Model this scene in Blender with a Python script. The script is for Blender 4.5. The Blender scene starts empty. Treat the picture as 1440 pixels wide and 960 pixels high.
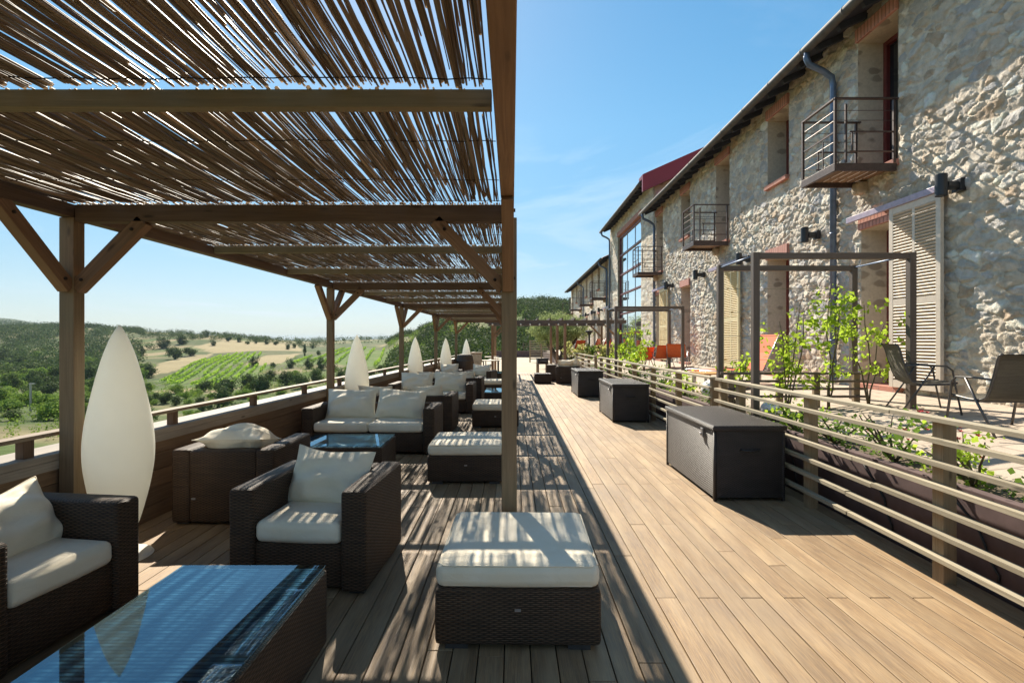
import bpy, bmesh, math, random
import numpy as np
from mathutils import Matrix, Vector
random.seed(7); RNG = np.random.default_rng(11)
R = math.radians
scene = bpy.context.scene
col = scene.collection

# ------------------------------------------------------------------ helpers
class MB:
    """Collects primitives (with metre UVs and a random value per primitive) and links them as ONE mesh object."""
    def __init__(s): s.v = []; s.f = []; s.uv = []; s.r = []
    def add(s, verts, faces, uvs, r=None):
        o = len(s.v); s.v += [tuple(v) for v in verts]
        r = random.random() if r is None else r
        for f, u in zip(faces, uvs):
            s.f.append(tuple(i + o for i in f)); s.uv.append(u); s.r.append(r)
    def box(s, c, size, rot=None, grain=1, r=None):
        hx, hy, hz = size[0]/2, size[1]/2, size[2]/2
        L = [(-hx,-hy,-hz),(hx,-hy,-hz),(hx,hy,-hz),(-hx,hy,-hz),(-hx,-hy,hz),(hx,-hy,hz),(hx,hy,hz),(-hx,hy,hz)]
        F = [(0,3,2,1),(4,5,6,7),(0,1,5,4),(1,2,6,5),(2,3,7,6),(3,0,4,7)]
        ax = [2,2,1,0,1,0]; ou, ov = random.random()*9, random.random()*9; U = []
        for f, a in zip(F, ax):
            o2 = [i for i in (0,1,2) if i != a]
            vv = grain if grain in o2 else o2[1]; uu = o2[0] if o2[1] == vv else o2[1]
            U.append([(L[i][uu]+ou+a*.37, L[i][vv]+ov) for i in f])
        c = Vector(c)
        V = [(rot @ Vector(p) if rot else Vector(p)) + c for p in L]
        s.add(V, F, U, r)
    def bar(s, p0, p1, w, h, up=(0,0,1), r=None):
        p0, p1 = Vector(p0), Vector(p1); d = (p1-p0); l = d.length; d.normalize(); up = Vector(up)
        if abs(d.dot(up)) > .98: up = Vector((0,1,0)) if abs(d.y) < .9 else Vector((1,0,0))
        x = d.cross(up).normalized(); z = x.cross(d)
        s.box((p0+p1)/2, (w, l, h), Matrix((x, d, z)).transposed(), 1, r)
    def tube(s, path, rad, n=8, cap=True, r=None):
        P = [Vector(p) for p in path]; m = len(P); rads = rad if hasattr(rad, '__len__') else [rad]*m
        V = []; F = []; U = []; ref = None; acc = 0
        for i, p in enumerate(P):
            d = (P[min(i+1,m-1)] - P[max(i-1,0)]).normalized()
            if ref is None:
                ref = d.orthogonal().normalized()
            x = (ref - d*ref.dot(d)).normalized(); ref = x; y = d.cross(x)
            for k in range(n):
                a = 2*math.pi*k/n; V.append(p + (x*math.cos(a) + y*math.sin(a))*rads[i])
        o = random.random()*5; L = 0
        for i in range(m-1):
            l = (P[i+1]-P[i]).length
            for k in range(n):
                a, b = i*n+k, i*n+(k+1) % n; F.append((a, b, b+n, a+n))
                w = 2*math.pi*rads[i]/n
                U.append([(k*w+o, L+o), ((k+1)*w+o, L+o), ((k+1)*w+o, L+l+o), (k*w+o, L+l+o)])
            L += l
        if cap:
            F.append(tuple(range(n-1,-1,-1))); U.append([(0,0)]*n)
            F.append(tuple((m-1)*n+k for k in range(n))); U.append([(0,0)]*n)
        s.add(V, F, U, r)
    def lathe(s, prof, n=24, c=(0,0,0), r=None):
        V = []; F = []; U = []; m = len(prof)
        for (rr, z) in prof:
            for k in range(n):
                a = 2*math.pi*k/n; V.append((c[0]+rr*math.cos(a), c[1]+rr*math.sin(a), c[2]+z))
        for i in range(m-1):
            for k in range(n):
                a, b = i*n+k, i*n+(k+1) % n; F.append((a, b, b+n, a+n))
                U.append([(k/n, prof[i][1]), ((k+1)/n, prof[i][1]), ((k+1)/n, prof[i+1][1]), (k/n, prof[i+1][1])])
        F.append(tuple(range(n-1,-1,-1))); U.append([(0,0)]*n)
        F.append(tuple((m-1)*n+k for k in range(n))); U.append([(0,0)]*n)
        s.add(V, F, U, r)
    def poly(s, pts, uv=None, r=None):
        s.add(pts, [tuple(range(len(pts)))], [uv or [(p[0], p[1]) for p in pts]], r)
    def rbox(s, c, size, rad=.025, cuts=4, bulge=0, noise=0, rot=None, seed=0, grain=2, r=None):
        """rounded (and, with bulge/noise, soft) box"""
        w, d, h = size; n = cuts; idx = {}; V = []; F = []; U = []
        def axis(L):
            q = min(rad, L/2*.98); return [-L/2, -L/2+q*.35, -L/2+q] + [(-L/2+q)+(L-2*q)*i/(n) for i in range(1, n)] + [L/2-q, L/2-q*.35, L/2]
        X, Y, Z = axis(w), axis(d), axis(h)
        rn = random.Random(seed); ph = [rn.random()*6.28 for _ in range(12)]
        def put(p):
            key = tuple(round(t, 5) for t in p)
            if key in idx: return idx[key]
            q = Vector(p); q2 = min(rad, w/2*.98, d/2*.98, h/2*.98)
            inner = Vector((max(-w/2+q2, min(w/2-q2, p[0])), max(-d/2+q2, min(d/2-q2, p[1])), max(-h/2+q2, min(h/2-q2, p[2]))))
            e = q - inner
            if e.length > 1e-6: q = inner + e.normalized()*q2
            if bulge:
                a = max(0, 1-(2*p[0]/w)**2); b = max(0, 1-(2*p[1]/d)**2); cc = max(0, 1-(2*p[2]/h)**2)
                q.z += math.copysign(bulge*(a*b)**.5, p[2])*(abs(p[2])*2/h)
                q.x += math.copysign(bulge*.5*(b*cc)**.5, p[0])*(abs(p[0])*2/w)
                q.y += math.copysign(bulge*.5*(a*cc)**.5, p[1])*(abs(p[1])*2/d)
            if noise:
                x, y, z = p
                q.z += noise*(math.sin(9*x+ph[0]+3*math.sin(5*y+ph[1]))*.6 + math.sin(17*y+ph[2]+4*x)*.4)
                q.y += noise*.7*(math.sin(11*x+ph[3]+6*z)+.5*math.sin(23*x+ph[4]))
                q.x += noise*.7*(math.sin(11*y+ph[5]+6*z)+.5*math.sin(23*y+ph[6]))
            if rot: q = rot @ q
            idx[key] = len(V); V.append(q + Vector(c)); return idx[key]
        ou, ov = random.random()*5, random.random()*5
        def face(pts, a):
            F.append([put(p) for p in pts]); o2 = [i for i in (0,1,2) if i != a]
            vv = grain if grain in o2 else o2[1]; uu = o2[0] if o2[1] == vv else o2[1]
            U.append([(p[uu]+ou, p[vv]+ov) for p in pts])
        for (A, B, a) in ((X, Y, 2), (X, Z, 1), (Y, Z, 0)):
            for sgn in (-1, 1):
                t = sgn*(h, d, w)[{2:0,1:1,0:2}[a]]/2
                for i in range(len(A)-1):
                    for j in range(len(B)-1):
                        q = [(A[i],B[j]),(A[i+1],B[j]),(A[i+1],B[j+1]),(A[i],B[j+1])]
                        pts = [(p[0],p[1],t) if a == 2 else (p[0],t,p[1]) if a == 1 else (t,p[0],p[1]) for p in q]
                        flip = (sgn < 0) != (a == 1)
                        face(pts[::-1] if flip else pts, a)
        s.add(V, F, U, r)
    def mesh(s, name, mat, smooth=False):
        me = bpy.data.meshes.new(name); me.from_pydata(s.v, [], s.f)
        uvl = me.uv_layers.new(name='UVMap')
        uvl.data.foreach_set('uv', np.array([c for u in s.uv for p in u for c in p], dtype=np.float32))
        at = me.attributes.new('rnd', 'FLOAT', 'FACE'); at.data.foreach_set('value', np.array(s.r, dtype=np.float32))
        me.materials.append(mat)
        if smooth: me.polygons.foreach_set('use_smooth', np.ones(len(s.f), dtype=bool))
        me.update(); return me
    def build(s, name, mat, parent=None, smooth=False, bevel=0, loc=None):
        o = bpy.data.objects.new(name, s.mesh(name, mat, smooth)); col.objects.link(o); o.parent = parent
        if loc: o.location = loc
        if bevel:
            b = o.modifiers.new('bevel', 'BEVEL'); b.width = bevel; b.segments = 2; b.limit_method = 'ANGLE'; b.angle_limit = R(50)
        return o

def npmesh(name, V, F, mat, parent=None, smooth=False, colr=None, rnd=None, uv=None):
    """mesh object from numpy arrays: V (n,3), F (m,k)"""
    me = bpy.data.meshes.new(name); V = np.asarray(V, dtype=np.float32); F = np.asarray(F, dtype=np.int32); k = F.shape[1]
    me.vertices.add(len(V)); me.vertices.foreach_set('co', V.ravel())
    me.loops.add(F.size); me.loops.foreach_set('vertex_index', F.ravel())
    me.polygons.add(len(F)); me.polygons.foreach_set('loop_start', np.arange(0, F.size, k, dtype=np.int32))
    if smooth: me.polygons.foreach_set('use_smooth', np.ones(len(F), dtype=bool))
    me.update(calc_edges=True)
    if colr is not None:
        a = me.attributes.new('col', 'FLOAT_COLOR', 'POINT'); c4 = np.ones((len(V), 4), dtype=np.float32); c4[:, :3] = colr
        a.data.foreach_set('color', c4.ravel())
    if rnd is not None:
        a = me.attributes.new('rnd', 'FLOAT', 'FACE'); a.data.foreach_set('value', np.asarray(rnd, dtype=np.float32))
    if uv is not None:
        l = me.uv_layers.new(name='UVMap'); l.data.foreach_set('uv', np.asarray(uv, dtype=np.float32)[F.ravel()].ravel())
    me.materials.append(mat); me.validate()
    o = bpy.data.objects.new(name, me); col.objects.link(o); o.parent = parent; return o

def tag(o, label=None, cat=None, group=None, kind=None):
    if label: o['label'] = label
    if cat: o['category'] = cat
    if group: o['group'] = group
    if kind: o['kind'] = kind
    return o
def empty(name, loc=(0,0,0), rz=0, label=None, cat=None, group=None):
    o = bpy.data.objects.new(name, None); col.objects.link(o); o.location = loc; o.rotation_euler = (0,0,rz)
    o.empty_display_size = .2
    return tag(o, label, cat, group)
def copy_tree(o, parent=None):
    c = o.copy(); col.objects.link(c); c.parent = parent
    for ch in [x for x in bpy.data.objects if x.parent == o]: copy_tree(ch, c)
    return c
def place(proto, used, loc, rz, label, scale=None):
    """first call moves the prototype itself, later calls copy it with its parts"""
    o = proto if not used.get(proto) else copy_tree(proto); used[proto] = True
    o.location = loc; o.rotation_euler = (0,0,rz); o['label'] = label
    if scale: o.scale = scale
    return o

# value noise in numpy
def _h(i, j, seed):
    n = (i.astype(np.int64)*374761393 + j.astype(np.int64)*668265263 + seed*1442695041) & 0xFFFFFFFF
    n = ((n ^ (n >> 13))*1274126177) & 0xFFFFFFFF
    return ((n ^ (n >> 16)) & 0xFFFF)/65535.0
def vnoise(x, y, seed=0):
    i, j = np.floor(x), np.floor(y); u, v = x-i, y-j; u = u*u*(3-2*u); v = v*v*(3-2*v)
    a, b, c, d = _h(i,j,seed), _h(i+1,j,seed), _h(i,j+1,seed), _h(i+1,j+1,seed)
    return (a*(1-u)+b*u)*(1-v) + (c*(1-u)+d*u)*v
def fbm(x, y, seed=0, o=4):
    t = 0; a = .5
    for k in range(o): t = t + a*vnoise(x*2**k, y*2**k, seed+k*17); a *= .5
    return t/(1-.5**o)
def sstep(a, b, x): t = np.clip((x-a)/(b-a), 0, 1); return t*t*(3-2*t)

# ------------------------------------------------------------------ materials
def newmat(name):
    m = bpy.data.materials.new(name); m.use_nodes = True; nt = m.node_tree; nt.nodes.clear()
    return m, nt, nt.nodes, nt.links
class NG:
    """tiny node-graph writer"""
    def __init__(s, nt): s.nt = nt
    def n(s, t, **kw):
        nd = s.nt.nodes.new(t); ins = kw.pop('i', {})
        for k, v in kw.items(): setattr(nd, k, v)
        for k, v in ins.items():
            if hasattr(v, 'links') or isinstance(v, bpy.types.NodeSocket): s.nt.links.new(v, nd.inputs[k])
            else: nd.inputs[k].default_value = v
        return nd
    def math(s, op, a, b=0.0, c=0.0): return s.n('ShaderNodeMath', operation=op, i={0:a, 1:b, 2:c}).outputs[0]
    def mix(s, f, a, b, blend='MIX'):
        nd = s.n('ShaderNodeMix', data_type='RGBA', blend_type=blend)
        for k, v in ((0, f), (6, a), (7, b)):
            if isinstance(v, bpy.types.NodeSocket): s.nt.links.new(v, nd.inputs[k])
            else: nd.inputs[k].default_value = (*v, 1) if hasattr(v, '__len__') and len(v) == 3 else v
        return nd.outputs[2]
    def ramp(s, f, stops):
        nd = s.n('ShaderNodeValToRGB', i={0: f}); e = nd.color_ramp.elements
        while len(e) < len(stops): e.new(.5)
        for q, (p, c) in zip(e, stops): q.position = p; q.color = (*c, 1) if hasattr(c, '__len__') else (c, c, c, 1)
        return nd.outputs[0]
    def noise(s, vec, scale, detail=4, rough=.55, dist=0): return s.n('ShaderNodeTexNoise', i={'Vector': vec, 'Scale': scale, 'Detail': detail, 'Roughness': rough, 'Distortion': dist}).outputs[0]
    def uv(s): return s.n('ShaderNodeTexCoord').outputs['UV']
    def obj(s): return s.n('ShaderNodeTexCoord').outputs['Object']
    def pos(s): return s.n('ShaderNodeNewGeometry').outputs['Position']
    def scl(s, v, x, y, z=1): return s.n('ShaderNodeMapping', i={'Vector': v, 'Scale': (x, y, z)}).outputs[0]
    def attr(s, nm): return s.n('ShaderNodeAttribute', attribute_name=nm)
    def bump(s, h, strength=.3, dist=.01): return s.n('ShaderNodeBump', i={'Height': h, 'Strength': strength, 'Distance': dist}).outputs[0]
    def out(s, base, rough=.6, normal=None, **kw):
        b = s.n('ShaderNodeBsdfPrincipled')
        for k, v in {'Base Color': base, 'Roughness': rough, **kw}.items():
            if isinstance(v, bpy.types.NodeSocket): s.nt.links.new(v, b.inputs[k])
            else: b.inputs[k].default_value = (*v, 1) if hasattr(v, '__len__') and len(v) == 3 else v
        if normal is not None: s.nt.links.new(normal, b.inputs['Normal'])
        o = s.n('ShaderNodeOutputMaterial', i={'Surface': b.outputs[0]}); return b, o

def mat_wood(name, dark, light, rough=.75, var=.35, green=None, bump=.35, gs=1.0):
    m, nt, N, L = newmat(name); g = NG(nt); uv = g.uv(); rn = g.attr('rnd').outputs['Fac']
    grain = g.noise(g.scl(uv, 60*gs, 2.2*gs), 1, 6, .65, .6)
    broad = g.noise(g.scl(uv, 5, .8), 1, 3)
    c = g.mix(g.ramp(grain, [(.3, 0.0), (.7, 1.0)]), dark, light)
    c = g.mix(g.math('MULTIPLY', g.ramp(broad, [(.4, 0.0), (.75, 1.0)]), .55), c, tuple(d*.75 for d in dark))
    if green: c = g.mix(g.math('MULTIPLY', g.ramp(g.noise(g.scl(uv, 3, 1.2), 1.3, 4), [(.45, 0.0), (.7, 1.0)]), .6), c, green)
    knots = g.n('ShaderNodeTexVoronoi', i={'Vector': g.scl(uv, 9, 2.6), 'Scale': 1}).outputs['Distance']
    c = g.mix(g.ramp(knots, [(.05, .8), (.13, 0.0)]), c, tuple(d*.35 for d in dark))
    v = g.math('ADD', g.math('MULTIPLY', rn, var), 1-var/2)
    c = g.mix(1.0, c, g.n('ShaderNodeCombineColor', i={0: v, 1: v, 2: v}).outputs[0], 'MULTIPLY')
    g.out(c, rough, g.bump(grain, bump, .004)); return m
def mat_deck(name):
    m, nt, N, L = newmat(name); g = NG(nt); uv = g.uv(); rn = g.attr('rnd').outputs['Fac']
    grain = g.noise(g.scl(uv, 85, 2.0), 1, 7, .7, .5); fine = g.noise(g.scl(uv, 260, 9), 1, 3, .6)
    broad = g.noise(g.scl(uv, 7, 1.1), 1, 4); wear = g.noise(g.pos(), 1.1, 5, .6)
    c = g.mix(g.ramp(grain, [(.32, 0.0), (.68, 1.0)]), (.200,.122,.060), (.405,.265,.132))
    c = g.mix(g.math('MULTIPLY', g.ramp(fine, [(.42, 0.0), (.60, 1.0)]), .62), c, (.15,.10,.062))
    c = g.mix(g.math('MULTIPLY', g.ramp(broad, [(.42, 0.0), (.75, 1.0)]), .75), c, (.455,.33,.195))
    c = g.mix(g.math('MULTIPLY', g.ramp(wear, [(.48, 0.0), (.72, 1.0)]), .5), c, (.235,.175,.125))
    v = g.math('ADD', g.math('MULTIPLY', rn, .30), .85)
    c = g.mix(1.0, c, g.n('ShaderNodeCombineColor', i={0: v, 1: v, 2: g.math('MULTIPLY', v, .99)}).outputs[0], 'MULTIPLY')
    # small stains and dropped bits
    spot = g.n('ShaderNodeTexVoronoi', i={'Vector': g.pos(), 'Scale': 3.1}).outputs['Distance']
    c = g.mix(g.ramp(spot, [(.03, .5), (.075, 0.0)]), c, (.10,.07,.05))
    g.out(c, g.ramp(grain, [(.3, .5), (.7, .75)]), g.bump(g.math('ADD', grain, g.math('MULTIPLY', fine, .4)), .45, .004)); return m
def mat_wicker(name, dark, light, su=.026, sv=.0095, rough=.42, spec=.5):
    m, nt, N, L = newmat(name); g = NG(nt); uv = g.uv()
    sep = g.n('ShaderNodeSeparateXYZ', i={0: uv}); a = g.math('DIVIDE', sep.outputs[0], su); b = g.math('DIVIDE', sep.outputs[1], sv)
    row = g.math('FLOOR', b); fr = g.math('FRACT', b)
    prof = g.math('SUBTRACT', 1.0, g.math('POWER', g.math('ABSOLUTE', g.math('SUBTRACT', g.math('MULTIPLY', fr, 2.0), 1.0)), 2.5))
    w = g.math('ADD', .5, g.math('MULTIPLY', .5, g.math('SINE', g.math('MULTIPLY', math.pi, g.math('ADD', a, row)))))
    h = g.math('MULTIPLY', prof, g.math('ADD', .25, g.math('MULTIPLY', w, .75)))
    rib = g.math('ABSOLUTE', g.math('SINE', g.math('MULTIPLY', math.pi, a)))
    tone = g.noise(g.scl(uv, 3, 105), 1, 2); tone2 = g.noise(uv, 7, 3)
    lt = g.mix(g.ramp(tone, [(.35, 0.0), (.65, 1.0)]), light, tuple(l*.55 for l in light))
    lt = g.mix(g.math('MULTIPLY', g.ramp(tone2, [(.4, 0.0), (.7, 1.0)]), .35), lt, tuple(l*1.45 for l in light))
    c = g.mix(g.ramp(h, [(.08, 0.0), (.62, 1.0)]), dark, lt)
    c = g.mix(g.math('MULTIPLY', g.ramp(rib, [(0.0, 1.0), (.3, 0.0)]), .35), c, dark)
    bsdf, o = g.out(c, rough, g.bump(h, .9, .006), **{'Specular IOR Level': spec}); return m
def mat_fabric(name, c0, c1):
    m, nt, N, L = newmat(name); g = NG(nt); uv = g.uv(); ob = g.obj()
    t = g.noise(ob, 6, 4); st = g.noise(ob, 2.2, 3)
    wv = g.math('ADD', g.math('SINE', g.math('MULTIPLY', g.n('ShaderNodeSeparateXYZ', i={0: uv}).outputs[0], 2600.)), g.math('SINE', g.math('MULTIPLY', g.n('ShaderNodeSeparateXYZ', i={0: uv}).outputs[1], 2600.)))
    c = g.mix(g.ramp(t, [(.35, 0.0), (.7, 1.0)]), c0, c1)
    c = g.mix(g.math('MULTIPLY', g.ramp(st, [(.55, 0.0), (.8, 1.0)]), .35), c, tuple(k*.74 for k in c1))
    crease = g.noise(g.scl(ob, 9, 26, 14), 1, 4, .6, 1.2)
    g.out(c, .92, g.bump(g.math('ADD', g.math('MULTIPLY', wv, .03), g.math('MULTIPLY', crease, 1.0)), .5, .012), **{'Sheen Weight': .15}); return m
def mat_plain(name, c, rough=.5, metal=0, spec=.5, nscale=12, var=.18, bump=.05, c2=None):
    m, nt, N, L = newmat(name); g = NG(nt); t = g.noise(g.obj(), nscale, 4)
    cc = g.mix(g.ramp(t, [(.3, 0.0), (.7, 1.0)]), tuple(k*(1-var) for k in c), c2 or tuple(min(1, k*(1+var)) for k in c))
    g.out(cc, rough, g.bump(t, bump, .004), Metallic=metal, **{'Specular IOR Level': spec}); return m
def mat_leaf(name, c0, c1, trans=.45, tcol=None):
    m, nt, N, L = newmat(name); g = NG(nt); rn = g.attr('rnd').outputs['Fac']
    oi = g.n('ShaderNodeObjectInfo').outputs['Random']
    f = g.math('FRACT', g.math('ADD', rn, g.math('MULTIPLY', oi, .45)))
    c = g.mix(f, c0, c1)
    v = g.math('ADD', .78, g.math('MULTIPLY', oi, .44))
    c = g.mix(1.0, c, g.n('ShaderNodeCombineColor', i={0: v, 1: v, 2: v}).outputs[0], 'MULTIPLY')
    d = g.n('ShaderNodeBsdfPrincipled', i={'Base Color': c, 'Roughness': .7, 'Specular IOR Level': .03})
    t = g.n('ShaderNodeBsdfTranslucent', i={'Color': g.mix(.55, c, tcol or tuple(k*1.6 for k in c1))})
    mx = g.n('ShaderNodeMixShader', i={0: trans, 1: d.outputs[0], 2: t.outputs[0]})
    g.n('ShaderNodeOutputMaterial', i={'Surface': mx.outputs[0]}); return m
def mat_stone(name):
    m, nt, N, L = newmat(name); g = NG(nt); c = g.attr('col').outputs['Color']; p = g.pos()
    n1 = g.noise(p, 14, 6, .65); n2 = g.noise(p, 70, 4, .6); n3 = g.noise(p, 3.5, 4)
    c = g.mix(g.math('MULTIPLY', g.ramp(n1, [(.35, 0.0), (.65, 1.0)]), .45), c, g.mix(1.0, c, (.55,.53,.51), 'MULTIPLY'))
    c = g.mix(g.math('MULTIPLY', g.ramp(n2, [(.5, 0.0), (.7, 1.0)]), .22), c, (.62,.56,.46))
    c = g.mix(g.math('MULTIPLY', g.ramp(n3, [(.55, 0.0), (.8, 1.0)]), .4), c, (.40,.27,.15))
    g.out(c, .9, g.bump(g.math('ADD', n1, g.math('MULTIPLY', n2, .6)), .9, .028), **{'Specular IOR Level': .2}); return m
def mat_plaster(name):
    m, nt, N, L = newmat(name); g = NG(nt); p = g.pos(); ps = g.n('ShaderNodeMapping', i={'Vector': p, 'Scale': (1.0, 1.0, 1.8)}).outputs[0]
    ps = g.mix(.12, ps, g.n('ShaderNodeTexNoise', i={'Vector': p, 'Scale': 6}).outputs['Color'], 'ADD')
    v = g.n('ShaderNodeTexVoronoi', i={'Vector': ps, 'Scale': 3.4, 'Randomness': 1.0}); e = v.outputs['Distance']
    pick = g.n('ShaderNodeSeparateColor', i={0: v.outputs['Color']}).outputs[0]
    spot = g.math('MULTIPLY', g.ramp(e, [(.30, 1.0), (.42, 0.0)]), g.ramp(pick, [(.45, 0.0), (.55, 1.0)]))
    n = g.noise(p, 20, 5)
    c = g.mix(g.ramp(n, [(.3, 0.0), (.7, 1.0)]), (.54,.475,.38), (.66,.585,.475))
    c = g.mix(g.math('MULTIPLY', spot, .92), c, g.mix(pick, (.20,.175,.15), (.38,.32,.25)))
    g.out(c, .9, g.bump(g.math('ADD', n, spot), .4, .01), **{'Specular IOR Level': .2}); return m
def mat_brick(name, c0, c1, mortar, sx=.065, sy=.24):
    m, nt, N, L = newmat(name); g = NG(nt)
    b = g.n('ShaderNodeTexBrick', i={'Vector': g.uv(), 'Color1': (*c0, 1), 'Color2': (*c1, 1), 'Mortar': (*mortar, 1), 'Scale': 1.0, 'Mortar Size': .011, 'Brick Width': sx, 'Row Height': sy})
    n = g.noise(g.obj(), 30, 4)
    c = g.mix(g.math('MULTIPLY', n, .4), b.outputs[0], tuple(k*.6 for k in c0))
    g.out(c, .85, g.bump(g.math('ADD', g.math('MULTIPLY', b.outputs[1], -1.0), g.math('MULTIPLY', n, .4)), .5, .01)); return m
def mat_trans(name, c):
    m, nt, N, L = newmat(name); g = NG(nt); n = g.noise(g.obj(), 5, 4)
    cc = g.mix(g.ramp(n, [(.3, 0.0), (.7, 1.0)]), tuple(k*.97 for k in c), c)
    d = g.n('ShaderNodeBsdfPrincipled', i={'Base Color': cc, 'Roughness': .4, 'Specular IOR Level': .4}); t = g.n('ShaderNodeBsdfTranslucent', i={'Color': cc})
    mx = g.n('ShaderNodeMixShader', i={0: .44, 1: d.outputs[0], 2: t.outputs[0]}); g.n('ShaderNodeOutputMaterial', i={'Surface': mx.outputs[0]}); return m
def mat_glass(name, tint=(.75,.9,.9), gl=.0, ior=1.6, rough=.02, refl=(1,1,1)):
    m, nt, N, L = newmat(name); g = NG(nt)
    fr = g.n('ShaderNodeFresnel', i={'IOR': ior}).outputs[0]
    tr = g.n('ShaderNodeBsdfTransparent', i={'Color': (*tint, 1)}); gs = g.n('ShaderNodeBsdfGlossy', i={'Roughness': rough, 'Color': (*refl, 1)})
    bf = g.math('SUBTRACT', 1.0, g.n('ShaderNodeNewGeometry').outputs['Backfacing'])
    mx = g.n('ShaderNodeMixShader', i={0: g.math('MULTIPLY', bf, g.math('ADD', g.math('MULTIPLY', fr, 1.0-gl), gl)), 1: tr.outputs[0], 2: gs.outputs[0]})
    g.n('ShaderNodeOutputMaterial', i={'Surface': mx.outputs[0]}); return m
def mat_reed(name):
    m, nt, N, L = newmat(name); g = NG(nt); uv = g.uv(); rn = g.attr('rnd').outputs['Fac']
    st = g.noise(g.scl(uv, 120, 3.0), 1, 3, .6); blot = g.noise(g.scl(uv, 8, 2.4), 1, 3)
    c = g.ramp(rn, [(0.0, (.12,.10,.08)), (.25, (.27,.22,.17)), (.55, (.43,.36,.285)), (.8, (.33,.285,.23)), (1.0, (.66,.58,.47))])
    c = g.mix(g.math('MULTIPLY', st, .5), c, (.22,.13,.07))
    c = g.mix(g.math('MULTIPLY', g.ramp(blot, [(.5, 0.0), (.75, 1.0)]), .6), c, (.12,.075,.045))
    d = g.n('ShaderNodeBsdfPrincipled', i={'Base Color': c, 'Roughness': .5, 'Specular IOR Level': .45, 'Normal': g.bump(st, .3, .002)})
    
    t = g.n('ShaderNodeBsdfTranslucent', i={'Color': g.mix(1.0, c, (1.0,.82,.58), 'MULTIPLY')})
    mx = g.n('ShaderNodeMixShader', i={0: .40, 1: d.outputs[0], 2: t.outputs[0]})
    g.n('ShaderNodeOutputMaterial', i={'Surface': mx.outputs[0]}); return m
def mat_terrain(name):
    m, nt, N, L = newmat(name); g = NG(nt); c = g.attr('col').outputs['Color']; p = g.pos()
    n = g.noise(p, .9, 6, .7); n2 = g.noise(p, .12, 5, .6)
    c = g.mix(g.math('MULTIPLY', g.ramp(n, [(.4, 0.0), (.65, 1.0)]), .5), c, g.mix(1.0, c, (.55,.62,.45), 'MULTIPLY'))
    c = g.mix(g.math('MULTIPLY', g.ramp(n2, [(.5, 0.0), (.7, 1.0)]), .3), c, (.30,.24,.14))
    g.out(c, .95, g.bump(n, .6, .4), **{'Specular IOR Level': .1}); return m
def mat_paving(name):
    m, nt, N, L = newmat(name); g = NG(nt); p = g.pos()
    b = g.n('ShaderNodeTexBrick', i={'Vector': p, 'Color1': (.47,.385,.30,1), 'Color2': (.40,.32,.25,1), 'Mortar': (.27,.22,.17,1), 'Scale': 1.0, 'Mortar Size': .012, 'Brick Width': .42, 'Row Height': .28})
    n = g.noise(p, 9, 5); n2 = g.noise(p, 60, 3)
    c = g.mix(g.math('MULTIPLY', g.ramp(n, [(.4, 0.0), (.7, 1.0)]), .5), b.outputs[0], (.54,.45,.35))
    g.out(c, .9, g.bump(g.math('ADD', g.math('MULTIPLY', b.outputs[1], -1.0), n2), .4, .01)); return m
def mat_gravel(name, c0, c1, scale=40):
    m, nt, N, L = newmat(name); g = NG(nt); p = g.pos(); n = g.noise(p, scale, 4, .7); b = g.noise(p, .6, 4); s2 = g.noise(g.scl(p, .35, 1.6), 1, 4)
    c = g.mix(g.ramp(n, [(.35, 0.0), (.65, 1.0)]), c0, c1); c = g.mix(g.math('MULTIPLY', g.ramp(b, [(.45, 0.0), (.7, 1.0)]), .4), c, tuple(k*.7 for k in c0))
    c = g.mix(g.math('MULTIPLY', g.ramp(s2, [(.5, 0.0), (.65, 1.0)]), .35), c, tuple(k*.75 for k in c1))
    g.out(c, .95, g.bump(n, .5, .01)); return m

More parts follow.
